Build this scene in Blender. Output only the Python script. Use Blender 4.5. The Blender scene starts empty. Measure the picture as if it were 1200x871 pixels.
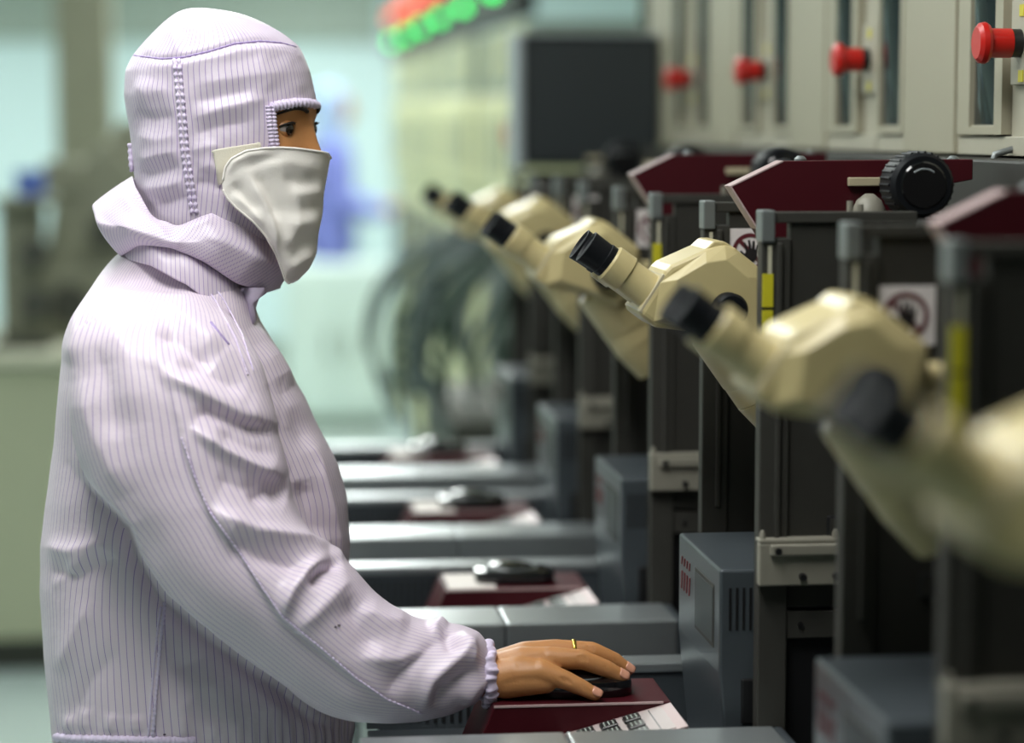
import bpy, bmesh, math, random
import numpy as np
from mathutils import Vector, Matrix
random.seed(7); rng = np.random.default_rng(7)
SC = bpy.context.scene
COL = SC.collection
PI = math.pi

# ------------------------------------------------------------------ camera
F = 2829.0; CX, CY = 600.0, 435.5
PHI = math.atan(284.5 / F); TH = math.atan(321.0 / F * math.cos(PHI))
FWD = np.array([math.sin(TH) * math.cos(PHI), math.cos(TH) * math.cos(PHI), -math.sin(PHI)])
RT = np.array([math.cos(TH), -math.sin(TH), 0.0]); UPV = np.cross(RT, FWD)
EYE = np.array([0.0, 0.0, 1.5])
cd = bpy.data.cameras.new('camera'); cam = bpy.data.objects.new('camera', cd); COL.objects.link(cam)
cam.location = EYE; cam.rotation_euler = (PI / 2 - PHI, 0, -TH)
cd.sensor_fit = 'HORIZONTAL'; cd.sensor_width = 36.0; cd.lens = F * 36.0 / 1200.0
cd.clip_start = 0.05; cd.clip_end = 100
cd.dof.use_dof = True; cd.dof.focus_distance = 2.42; cd.dof.aperture_fstop = 2.1; cd.dof.aperture_blades = 0
SC.camera = cam

def at(px, py, Y):
    "photo pixel -> world point on the plane Y = const"
    r = FWD + (px - CX) / F * RT + (CY - py) / F * UPV
    return EYE + r * (Y / r[1])
def proj(P):
    D = np.asarray(P) - EYE; z = D @ FWD
    return CX + F * (D @ RT) / z, CY - F * (D @ UPV) / z

# ------------------------------------------------------------------ light, exposure
SC.view_settings.view_transform = 'Standard'; SC.view_settings.look = 'None'
SC.view_settings.gamma = 1.0; SC.view_settings.use_curve_mapping = False
SC.view_settings.exposure = -0.82
W = bpy.data.worlds.new('world'); SC.world = W; W.use_nodes = True
W.node_tree.nodes['Background'].inputs[0].default_value = (0.75, 0.9, 1.0, 1)
W.node_tree.nodes['Background'].inputs[1].default_value = 0.03

def area_light(name, loc, sx, sy, power, color, rot=(0, 0, 0)):
    l = bpy.data.lights.new(name, 'AREA'); l.shape = 'RECTANGLE'; l.size = sx; l.size_y = sy
    l.energy = power; l.color = color
    o = bpy.data.objects.new(name, l); COL.objects.link(o); o.location = loc; o.rotation_euler = rot
    return o
# the fluorescent ceiling luminaires of the hall (their housings are built further down at the same places)
COOL = (0.96, 1.0, 0.97); WARM = (1.0, 0.965, 0.94)
LUM = []          # (x, y, length, power)
for (x, y, L, p) in ((-0.15, 1.50, 1.2, 45), (-0.45, 2.95, 1.2, 16), (-0.35, 4.6, 1.2, 14), (0.10, 6.8, 1.2, 36), (0.35, 9.0, 1.2, 62), (0.40, 11.2, 1.2, 75), (0.40, 13.6, 1.2, 80),
                     (-2.6, 3.2, 1.2, 12), (-2.6, 5.6, 1.2, 24), (-2.6, 8.0, 1.2, 40), (-2.6, 10.8, 1.2, 45), (-2.6, 13.6, 1.2, 60),
                     (1.9, 9.0, 1.2, 60), (1.9, 12.5, 1.2, 60)):
    LUM.append((x, y, L, p))
    area_light('fluorescent_lamp', (x, y, 2.70), 0.55, L, p, COOL if y > 4 else WARM)

# ------------------------------------------------------------------ materials
def srgb(r, g, b):
    f = lambda c: (c / 255 / 12.92) if c / 255 <= 0.04045 else ((c / 255 + 0.055) / 1.055) ** 2.4
    return (f(r), f(g), f(b), 1.0)
MATS = {}
def mat(name, col, rough=0.5, metal=0.0, var=0.06, scale=40.0, bump=0.0, bscale=300.0, emit=None, estr=0.0, trans=0.0, spec=None, coat=0.0, sss=0.0):
    m = bpy.data.materials.new(name); m.use_nodes = True
    nt = m.node_tree; b = nt.nodes['Principled BSDF']
    c = col if len(col) == 4 else (*col, 1.0)
    tc = nt.nodes.new('ShaderNodeTexCoord')
    n = nt.nodes.new('ShaderNodeTexNoise'); n.inputs['Scale'].default_value = scale; n.inputs['Detail'].default_value = 3
    nt.links.new(tc.outputs['Object'], n.inputs['Vector'])
    mix = nt.nodes.new('ShaderNodeMix'); mix.data_type = 'RGBA'
    mix.inputs['A'].default_value = tuple(max(0, v * (1 - var)) for v in c[:3]) + (1,)
    mix.inputs['B'].default_value = tuple(min(1, v * (1 + var)) for v in c[:3]) + (1,)
    nt.links.new(n.outputs['Fac'], mix.inputs['Factor'])
    nt.links.new(mix.outputs['Result'], b.inputs['Base Color'])
    b.inputs['Roughness'].default_value = rough; b.inputs['Metallic'].default_value = metal
    if spec is not None: b.inputs['Specular IOR Level'].default_value = spec
    if coat: b.inputs['Coat Weight'].default_value = coat
    if trans: b.inputs['Transmission Weight'].default_value = trans
    if sss:
        b.inputs['Subsurface Weight'].default_value = sss; b.inputs['Subsurface Radius'].default_value = (0.01, 0.004, 0.002); b.inputs['Subsurface Scale'].default_value = 0.5
    if emit:
        b.inputs['Emission Color'].default_value = emit if len(emit) == 4 else (*emit, 1); b.inputs['Emission Strength'].default_value = estr
    if bump:
        n2 = nt.nodes.new('ShaderNodeTexNoise'); n2.inputs['Scale'].default_value = bscale; n2.inputs['Detail'].default_value = 2
        nt.links.new(tc.outputs['Object'], n2.inputs['Vector'])
        bp = nt.nodes.new('ShaderNodeBump'); bp.inputs['Strength'].default_value = bump; bp.inputs['Distance'].default_value = 0.002
        nt.links.new(n2.outputs['Fac'], bp.inputs['Height']); nt.links.new(bp.outputs['Normal'], b.inputs['Normal'])
    MATS[name] = m
    return m
mat('dark_metal', (0.040, 0.039, 0.034), 0.55, 0.0, 0.10, 60, bump=0.08, bscale=900, spec=0.22)
mat('dark_panel', (0.029, 0.028, 0.024), 0.55, 0.0, 0.12, 40, bump=0.08, bscale=900, spec=0.3)
mat('black_metal', (0.008, 0.008, 0.009), 0.4)
mat('silver_cap', (0.20, 0.22, 0.22), 0.4, 0.5, 0.05)
mat('steel_blue', (0.070, 0.083, 0.094), 0.34, 0.35, 0.10, 30, bump=0.03, bscale=400)
mat('brushed_steel', (0.40, 0.43, 0.44), 0.32, 0.75, 0.10, 25, bump=0.03, bscale=500)
mat('bracket_beige', (0.22, 0.21, 0.17), 0.5, 0.0, 0.05)
mat('label_beige', (0.50, 0.48, 0.36), 0.6)
mat('burgundy', (0.050, 0.004, 0.008), 0.42, 0.0, 0.10, 50, bump=0.05, bscale=700, spec=0.25)
mat('burgundy_edge', (0.45, 0.33, 0.33), 0.4, 0.0, 0.05)  # pale edging; on the arm cover it paints the light catching the bevels
mat('cream_plastic', (0.49, 0.41, 0.205), 0.38, 0.0, 0.04, 30)
mat('cream_light', (0.42, 0.37, 0.25), 0.4)
mat('black_rubber', (0.006, 0.007, 0.009), 0.5, 0.0, 0.1, spec=0.15)
mat('black_gloss', (0.006, 0.006, 0.007), 0.12, 0.0, 0.1, coat=0.5)
mat('sign_white', (0.70, 0.66, 0.66), 0.5)
mat('sign_red', (0.10, 0.012, 0.020), 0.5)
mat('sign_black', (0.010, 0.008, 0.010), 0.5)
mat('yellow_tape', (0.55, 0.50, 0.02), 0.45)
mat('cabinet_ivory', (0.345, 0.325, 0.24), 0.5, 0.0, 0.03, 20, bump=0.03, bscale=700)
mat('cabinet_trim', (0.39, 0.37, 0.29), 0.45)
mat('smoked_dome', (0.012, 0.020, 0.022), 0.10, 0.0, 0.1, spec=0.25)
mat('estop_red', (0.50, 0.010, 0.006), 0.3, 0.0, 0.05)
mat('keypad_pale', (0.46, 0.40, 0.39), 0.5, 0.0, 0.05)
mat('paper_white', (0.72, 0.66, 0.62), 0.6)
mat('key_black', (0.012, 0.014, 0.014), 0.35)
mat('key_print', (0.35, 0.40, 0.36), 0.5)
mat('logo_red', (0.13, 0.008, 0.012), 0.5)
mat('screen_slate', (0.021, 0.028, 0.032), 0.45, 0.0, 0.05, 10)
mat('bezel_grey', (0.30, 0.33, 0.35), 0.4)
mat('floor_pale', (0.50, 0.60, 0.58), 0.25, 0.0, 0.05, 3)
mat('wall_cyan', (0.58, 0.73, 0.73), 0.6, 0.0, 0.03, 2)
mat('wall_green', (0.30, 0.36, 0.31), 0.6, 0.0, 0.03, 2)
mat('ceiling_white', (0.36, 0.40, 0.38), 0.7, 0.0, 0.02, 3)
mat('lamp_diffuser', (0.9, 0.95, 0.93), 0.5, emit=(0.93, 1.0, 0.97), estr=10.0)
mat('lamp_housing', (0.75, 0.78, 0.77), 0.5)
mat('bench_cream', (0.42, 0.44, 0.30), 0.5, 0.0, 0.04, 5)
mat('bench_edge', (0.55, 0.55, 0.42), 0.45)
mat('olive_machine', (0.20, 0.205, 0.145), 0.5, 0.0, 0.12, 8)
mat('olive_dark', (0.045, 0.048, 0.036), 0.5, 0.0, 0.12, 8)
mat('far_ivory', (0.54, 0.55, 0.31), 0.5, 0.0, 0.04, 5)
mat('far_grey', (0.20, 0.24, 0.19), 0.5, 0.0, 0.06, 5)
mat('far_white', (0.55, 0.66, 0.63), 0.5, 0.0, 0.04, 5)
mat('cable_green', (0.035, 0.065, 0.045), 0.45, 0.0, 0.2, 5)
mat('cable_grey', (0.13, 0.17, 0.16), 0.45, 0.0, 0.2, 5)
mat('board_black', (0.010, 0.012, 0.011), 0.5)
mat('led_green', (0.0, 0.25, 0.05), 0.3, emit=(0.02, 0.9, 0.12), estr=7.0)
mat('led_red', (0.3, 0.02, 0.0), 0.3, emit=(0.9, 0.10, 0.02), estr=3.2)
mat('blue_bin', (0.08, 0.14, 0.45), 0.5)
mat('far_suit_blue', (0.17, 0.20, 0.55), 0.7, 0.0, 0.1, 8)
mat('far_suit_pale', (0.36, 0.48, 0.72), 0.7, 0.0, 0.1, 8)

# ------------------------------------------------------------------ mesh helpers
class MB:
    def __init__(self): self.v = []; self.f = []
    def add(self, vs, fs):
        o = len(self.v); self.v.extend([tuple(map(float, p)) for p in vs]); self.f.extend([tuple(i + o for i in q) for q in fs]); return self
    def box(self, x0, x1, y0, y1, z0, z1):
        return self.add([(x0,y0,z0),(x1,y0,z0),(x1,y1,z0),(x0,y1,z0),(x0,y0,z1),(x1,y0,z1),(x1,y1,z1),(x0,y1,z1)],
                        [(0,3,2,1),(4,5,6,7),(0,1,5,4),(1,2,6,5),(2,3,7,6),(3,0,4,7)])
    def prism(self, poly, y0, y1):
        "polygon given in (x, z), extruded along y"
        n = len(poly); a = sum(poly[i][0]*poly[(i+1)%n][1]-poly[(i+1)%n][0]*poly[i][1] for i in range(n))
        if a < 0: poly = poly[::-1]
        vs = [(x, y0, z) for x, z in poly] + [(x, y1, z) for x, z in poly]
        fs = [tuple(range(n)), tuple(range(2*n-1, n-1, -1))] + [((i+1)%n, i, n+i, n+(i+1)%n) for i in range(n)]
        return self.add(vs, fs)
    def prism_x(self, poly, x0, x1):
        "polygon given in (y, z), extruded along x"
        n = len(poly); a = sum(poly[i][0]*poly[(i+1)%n][1]-poly[(i+1)%n][0]*poly[i][1] for i in range(n))
        if a < 0: poly = poly[::-1]
        vs = [(x0, y, z) for y, z in poly] + [(x1, y, z) for y, z in poly]
        fs = [tuple(range(n-1, -1, -1)), tuple(range(n, 2*n))] + [(i, (i+1)%n, n+(i+1)%n, n+i) for i in range(n)]
        return self.add(vs, fs)
    def prism_z(self, poly, z0, z1):
        n = len(poly); a = sum(poly[i][0]*poly[(i+1)%n][1]-poly[(i+1)%n][0]*poly[i][1] for i in range(n))
        if a < 0: poly = poly[::-1]
        vs = [(x, y, z0) for x, y in poly] + [(x, y, z1) for x, y in poly]
        fs = [tuple(range(n-1, -1, -1)), tuple(range(n, 2*n))] + [(i, (i+1)%n, n+(i+1)%n, n+i) for i in range(n)]
        return self.add(vs, fs)
    def rev(self, p0, p1, prof, n=24):
        "surface of revolution about p0->p1; prof = [(t, r)]"
        p0 = np.array(p0, float); p1 = np.array(p1, float); d = p1 - p0; L = np.linalg.norm(d); d = d / L
        a = np.cross(d, [0, 0, 1.0])
        if np.linalg.norm(a) < 1e-3: a = np.cross(d, [1.0, 0, 0])
        a /= np.linalg.norm(a); b = np.cross(d, a)
        vs = []; m = len(prof)
        for t, r in prof:
            for k in range(n):
                w = 2*PI*k/n; vs.append(p0 + d*t*L + (a*math.cos(w) + b*math.sin(w))*r)
        fs = []
        for i in range(m-1):
            for k in range(n):
                fs.append((i*n+k, (i+1)*n+k, (i+1)*n+(k+1)%n, i*n+(k+1)%n))
        fs.append(tuple(range(n))); fs.append(tuple((m-1)*n + n-1-k for k in range(n)))
        fs = [tuple(reversed(q)) for q in fs]
        return self.add(vs, fs)
    def cyl(self, p0, p1, r0, r1=None, n=24): return self.rev(p0, p1, [(0, r0), (1, r0 if r1 is None else r1)], n)
    def tube(self, pts, r, n=8):
        pts = [np.array(p, float) for p in pts]; m = len(pts); vs = []
        rr = r if hasattr(r, '__len__') else [r]*m
        prev = None
        for i in range(m):
            d = pts[min(i+1, m-1)] - pts[max(i-1, 0)]; d /= max(np.linalg.norm(d), 1e-9)
            if prev is None:
                a = np.cross(d, [0, 0, 1.0])
                if np.linalg.norm(a) < 1e-2: a = np.cross(d, [1.0, 0, 0])
            else: a = prev - d*(prev @ d)
            a /= np.linalg.norm(a); prev = a; b = np.cross(d, a)
            for k in range(n):
                w = 2*PI*k/n; vs.append(pts[i] + (a*math.cos(w) + b*math.sin(w))*rr[i])
        fs = []
        for i in range(m-1):
            for k in range(n): fs.append((i*n+k, i*n+(k+1)%n, (i+1)*n+(k+1)%n, (i+1)*n+k))
        fs.append(tuple(range(n-1, -1, -1))); fs.append(tuple((m-1)*n+k for k in range(n)))
        return self.add(vs, fs)
    def ball(self, c, rx, ry=None, rz=None, nu=20, nv=12):
        ry = ry or rx; rz = rz or rx; vs = [(c[0], c[1], c[2]+rz)]
        for i in range(1, nv):
            t = PI*i/nv
            for k in range(nu): vs.append((c[0]+rx*math.sin(t)*math.cos(2*PI*k/nu), c[1]+ry*math.sin(t)*math.sin(2*PI*k/nu), c[2]+rz*math.cos(t)))
        vs.append((c[0], c[1], c[2]-rz)); fs = []
        for k in range(nu): fs.append((0, 1+k, 1+(k+1)%nu))
        for i in range(nv-2):
            for k in range(nu): fs.append((1+i*nu+k, 1+(i+1)*nu+k, 1+(i+1)*nu+(k+1)%nu, 1+i*nu+(k+1)%nu))
        last = len(vs)-1
        for k in range(nu): fs.append((last, 1+(nv-2)*nu+(k+1)%nu, 1+(nv-2)*nu+k))
        return self.add(vs, fs)
    def build(self, name, m, parent=None, smooth=False, bevel=0.0, seg=2, auto=None):
        me = bpy.data.meshes.new(name)
        o3 = np.array(parent_world(parent)) if parent is not None else np.zeros(3)
        me.from_pydata([tuple(np.array(p) - o3) for p in self.v], [], self.f); me.update()
        me.materials.append(MATS[m] if isinstance(m, str) else m)
        if smooth: me.polygons.foreach_set('use_smooth', [True]*len(me.polygons))
        o = bpy.data.objects.new(name, me); COL.objects.link(o)
        if parent is not None: o.parent = parent
        if smooth and auto:
            me.set_sharp_from_angle(angle=math.radians(auto))
        if bevel:
            b = o.modifiers.new('bevel', 'BEVEL'); b.width = bevel; b.segments = seg; b.limit_method = 'ANGLE'; b.angle_limit = math.radians(30)
        return o
WORLD_POS = {}
def parent_world(p):
    # parts are authored in world coordinates; every thing-root holds the translation, parts sit at identity
    while p is not None:
        if p.name in WORLD_POS: return WORLD_POS[p.name]
        p = p.parent
    return (0, 0, 0)
def tag(o, label=None, cat=None, group=None, kind=None):
    if label: o['label'] = label
    if cat: o['category'] = cat
    if group: o['group'] = group
    if kind: o['kind'] = kind
    return o
def thing(name, loc, label=None, cat=None, group=None):
    o = bpy.data.objects.new(name, None); COL.objects.link(o); o.location = loc
    o.empty_display_size = 0.05
    WORLD_POS[o.name] = tuple(loc)
    return tag(o, label, cat, group)
def kids(o): return [c for c in bpy.data.objects if c.parent == o]
def copy_tree(o, parent=None):
    c = o.copy(); COL.objects.link(c)
    c.parent = parent
    for ch in kids(o): copy_tree(ch, c)
    return c
def struct(name, mb, m, **k):
    return tag(mb.build(name, m, **k), kind='structure')

# ------------------------------------------------------------------ the hall
RX0, RX1, RY0, RY1, RZ = -4.2, 3.2, -1.6, 15.5, 2.85
struct('floor', MB().box(RX0, RX1, RY0, RY1, -0.1, 0.0), 'floor_pale')
struct('ceiling', MB().box(RX0, RX1, RY0, RY1, RZ, RZ + 0.1), 'ceiling_white')
struct('wall_back', MB().box(RX0, RX1, RY1, RY1 + 0.12, 0, RZ), 'wall_cyan')
struct('wall_front', MB().box(RX0, RX1, RY0 - 0.12, RY0, 0, RZ), 'wall_green')
struct('wall_left', MB().box(RX0 - 0.12, RX0, RY0, RY1, 0, RZ), 'wall_green')
struct('wall_right', MB().box(RX1, RX1 + 0.12, RY0, RY1, 0, RZ), 'wall_green')
struct('baseboard_back', MB().box(RX0, RX1, RY1 - 0.03, RY1, 0, 0.14), 'far_grey')
for (x, y, L, p) in LUM:
    t = thing('ceiling_light', (x, y, RZ), 'fluorescent ceiling light fitting with frosted diffuser', 'ceiling light', 'fluorescent lights along the ceiling')
    MB().box(x - 0.30, x + 0.30, y - L/2 - 0.03, y + L/2 + 0.03, RZ - 0.10, RZ).build('housing', 'lamp_housing', t)
    MB().box(x - 0.27, x + 0.27, y - L/2, y + L/2, RZ - 0.125, RZ - 0.10).build('diffuser', 'lamp_diffuser', t, bevel=0.008)
# ------------------------------------------------------------------ bonding machines (authored for the one in focus, then copied along the row)
D = 0.6
def column(root, Y, px0, name, w):
    "one sheet-metal column: cap, post, recessed panel, cross plate with holes; X = left edge"
    X = px0; zt = 1.425
    p = MB().box(X, X+0.028, Y, Y+0.020, 0.0, zt-0.026).build(name, 'dark_metal', root, bevel=0.0015)
    MB().box(X+0.014, X+0.020, Y-0.004, Y, 1.10, zt-0.03).build('edge_strip', 'dark_metal', p, bevel=0.002, seg=3)
    MB().box(X-0.001, X+0.012, Y-0.004, Y+0.022, zt-0.030, zt).build('corner_cap', 'silver_cap', p, bevel=0.0015)
    MB().box(X+0.028, X+w, Y+0.004, Y+0.020, 1.05, zt-0.004).build('upper_panel', 'dark_panel', p, bevel=0.001)
    MB().box(X+0.012, X+w, Y+0.0, Y+0.022, zt-0.012, zt-0.002).build('top_flange', 'dark_metal', p, bevel=0.001)
    MB().box(X+0.028, X+w, Y+0.012, Y+0.020, 0.0, 1.05).build('lower_panel', 'black_metal', p)
    c = MB().box(X+0.028, X+w, Y+0.003, Y+0.012, 1.020, 1.046)
    c.build('cross_plate', 'dark_metal', p, bevel=0.001)
    for i in (0.042, 0.080, 0.118):
        MB().cyl((X+i, Y+0.001, 1.033), (X+i, Y+0.006, 1.033), 0.003, n=10).build('bolt_hole', 'black_metal', p)
    for i in (0.074, 0.112):
        MB().box(X+i-0.008, X+i+0.008, Y+0.002, Y+0.006, 1.115, 1.137).build('slot', 'black_metal', p, bevel=0.002)
        MB().box(X+i-0.005, X+i+0.001, Y+0.001, Y+0.004, 1.118, 1.134).build('slot_tab', 'dark_metal', p)
    MB().box(X+0.006, X+0.0095, Y-0.0015, Y, 1.366, 1.392).build('asset_label', 'label_beige', p)
    return p

def hand_poly():
    "flat open-hand pictogram, unit size, palm down at the origin"
    P = [(-0.16,-0.50),(0.14,-0.50),(0.30,-0.28),(0.34,0.0),(0.40,0.30),(0.33,0.33),(0.24,0.08),(0.20,0.12),(0.19,0.50),(0.10,0.51),
         (0.07,0.14),(0.04,0.15),(-0.03,0.56),(-0.12,0.54),(-0.08,0.12),(-0.12,0.10),(-0.25,0.44),(-0.33,0.40),(-0.22,0.0),(-0.27,-0.10),(-0.44,0.06),(-0.50,0.0),(-0.34,-0.30)]
    return P

def make_machine():
    r = thing('bonding_machine', (0.5, 2.2, 0.0))
    # base with its deck
    MB().box(0.15, 1.25, 2.100, 2.520, 0.06, 0.845).build('base_cabinet', 'steel_blue', r, bevel=0.004)
    MB().box(0.17, 1.22, 2.13, 2.49, 0.0, 0.06).build('plinth', 'black_metal', r)
    MB().box(0.128, 0.500, 2.205, 2.500, 0.845, 0.868).build('deck_tray', 'steel_blue', r, bevel=0.002)
    # front beam in two lengths that meet in a seam
    for (a, b) in ((0.105, 0.2975), (0.2985, 0.497)):
        MB().box(a, b, 2.098, 2.200, 0.886, 0.9375).build('front_beam', 'brushed_steel', r, bevel=0.003, seg=3)
    MB().box(0.115, 0.49, 2.110, 2.190, 0.845, 0.886).build('beam_support', 'steel_blue', r)
    MB().box(0.497, 0.506, 2.098, 2.205, 0.84, 0.936).build('beam_end_plate', 'steel_blue', r, bevel=0.002)
    # rear ledge with a slotted front
    MB().box(0.126, 0.497, 2.500, 2.540, 0.922, 0.9325).build('rear_ledge', 'brushed_steel', r, bevel=0.002)
    vp = MB().box(0.128, 0.495, 2.504, 2.516, 0.868, 0.922).build('vent_panel', 'steel_blue', r)
    for i in range(26):
        x = 0.155 + i*0.0088
        MB().box(x, x+0.0036, 2.5025, 2.505, 0.874, 0.914).build('vent_slot', 'black_metal', vp)
    # columns
    column(r, 2.200, 0.4815, 'front_column', 0.148)
    column(r, 2.500, 0.4850, 'rear_column', 0.160)
    # yellow marking tape on the front column
    MB().box(0.4825, 0.4925, 2.1985, 2.2005, 1.335, 1.366).build('yellow_tape', 'yellow_tape', r)
    MB().box(0.4825, 0.4925, 2.1985, 2.2005, 1.288, 1.332).build('yellow_tape', 'yellow_tape', r)
    # bracket on the front column
    b = MB().box(0.4795, 0.630, 2.186, 2.199, 1.074, 1.114).build('bracket', 'bracket_beige', r, bevel=0.0015)
    MB().box(0.489, 0.630, 2.180, 2.187, 1.103, 1.114).build('bracket_rail', 'bracket_beige', b, bevel=0.002, seg=3)
    MB().box(0.4795, 0.560, 2.186, 2.205, 1.114, 1.118).build('bracket_lip', 'bracket_beige', b, bevel=0.001)
    for x in (0.4835, 0.553): MB().rev((x, 2.193, 1.112), (x, 2.193, 1.126), [(0, 0.003), (0.7, 0.003), (1, 0.0015)], 12).build('bracket_pin', 'bracket_beige', b, smooth=True, auto=40)
    for x, z in ((0.496, 1.108), (0.520, 1.083), (0.552, 1.083)): MB().cyl((x, 2.178, z), (x, 2.188, z), 0.0033, n=12).build('bracket_screw', 'black_metal', b)
    # prohibition sign on the rear column: do not touch
    sx0, sx1, sz0, sz1, sy = 0.5105, 0.5605, 1.3470, 1.3955, 2.5035
    s = MB().box(sx0, sx1, sy-0.001, sy+0.001, sz0, sz1).build('warning_sign', 'sign_white', r)
    cx, cz, R = 0.5355, 1.3710, 0.0195
    m = MB(); n = 40
    for rr in (R, R*0.78):
        pass
    vs = [(cx+q*math.cos(2*PI*k/n), y, cz+q*math.sin(2*PI*k/n)) for y in (sy-0.0016, sy-0.0008) for q in (R*0.79, R) for k in range(n)]
    fs = []
    for k in range(n):
        k2 = (k+1) % n
        fs += [(k, k2, n+k2, n+k), (2*n+k, 3*n+k, 3*n+k2, 2*n+k2), (n+k, n+k2, 3*n+k2, 3*n+k), (k2, k, 2*n+k, 2*n+k2)]
    m.add(vs, fs); m.build('prohibition_ring', 'sign_red', s)
    q = 0.0135; t = 0.0022; c = math.sqrt(0.5)
    MB().prism([(cx-q-t*c, cz+q-t*c), (cx-q+t*c, cz+q+t*c), (cx+q+t*c, cz-q+t*c), (cx+q-t*c, cz-q-t*c)], sy-0.0015, sy-0.0008).build('prohibition_bar', 'sign_red', s)
    MB().prism([(cx+0.0225*x, cz+0.0225*z) for x, z in hand_poly()], sy-0.0021, sy-0.0012).build('hand_symbol', 'sign_black', s)
    # burgundy arm cover plate, light on its bevels painted as pale strips, the big black knob and the pale slide bar behind it
    poly = [(0.478,1.4440),(0.530,1.4685),(0.722,1.4700),(0.722,1.4500),(0.700,1.4460),(0.640,1.395),(0.5160,1.3850)]
    a = MB().prism(poly, 2.330, 2.358).build('arm_cover', 'burgundy', r, bevel=0.0008, seg=1)
    MB().prism([(0.4775,1.4440),(0.530,1.4690),(0.531,1.4680),(0.4795,1.4435)], 2.3295, 2.3585).build('cover_lit_edge', 'burgundy_edge', a)
    MB().prism([(0.4775,1.4442),(0.479,1.4445),(0.5065,1.4025),(0.505,1.4020)], 2.3295, 2.3585).build('cover_lit_edge', 'burgundy_edge', a)
    for x in (0.551, 0.706): MB().rev((x, 2.344, 1.466), (x, 2.344, 1.4735), [(0, 0.006), (0.6, 0.006), (1, 0.003)], 14).build('cover_screw', 'silver_cap', a, smooth=True, auto=40)
    MB().box(0.595, 0.676, 2.322, 2.332, 1.444, 1.4525).build('slide_bar', 'cream_light', r, bevel=0.001)
    MB().box(0.664, 0.676, 2.322, 2.332, 1.425, 1.4525).build('slide_bar', 'cream_light', r, bevel=0.001)
    MB().rev((0.612, 2.31, 1.395), (0.612, 2.31, 1.437), [(0, 0.018), (0.6, 0.017), (0.85, 0.012), (1, 0.004)], 20).build('swivel_boss', 'bracket_beige', r, smooth=True, auto=50)
    for x in (0.575, 0.585): MB().cyl((x, 2.24, 1.40), (x, 2.24, 1.429 + (0.003 if x < 0.58 else 0)), 0.003, n=10).build('post_pin', 'bracket_beige', r)
    k = MB().rev((0.6486, 2.322, 1.4465), (0.6486, 2.248, 1.4465), [(0, 0.020), (0.3, 0.020), (0.32, 0.0295), (0.40, 0.031), (0.92, 0.031), (1, 0.0275)], 48).build('focus_knob', 'black_rubber', r, smooth=True, auto=30)
    for i in range(30):
        w = 2*PI*i/30; x = 0.6486 + 0.031*math.cos(w); z = 1.4465 + 0.031*math.sin(w)
        MB().cyl((x, 2.256, z), (x, 2.290, z), 0.0016, n=6).build('knob_rib', 'black_rubber', k)
    MB().rev((0.6486, 2.2485, 1.4465), (0.6486, 2.2465, 1.4465), [(0, 0.022), (0.5, 0.0225), (1, 0.021)], 40).build('knob_face', 'black_gloss', k, smooth=True, auto=30)
    MB().tube([(0.6486+0.0155*math.cos(math.radians(a)), 2.2463, 1.4465+0.0155*math.sin(math.radians(a))) for a in range(52, 132, 6)], 0.0008, 6).build('knob_mark', 'bezel_grey', k)
    # dark body of the machine behind the columns
    MB().box(0.66, 1.25, 2.14, 2.66, 0.845, 1.40).build('machine_body', 'black_metal', r, bevel=0.004)
    MB().box(0.745, 1.25, 2.08, 2.66, 1.40, 1.4695).build('machine_top', 'dark_panel', r, bevel=0.003)
    return r

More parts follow.
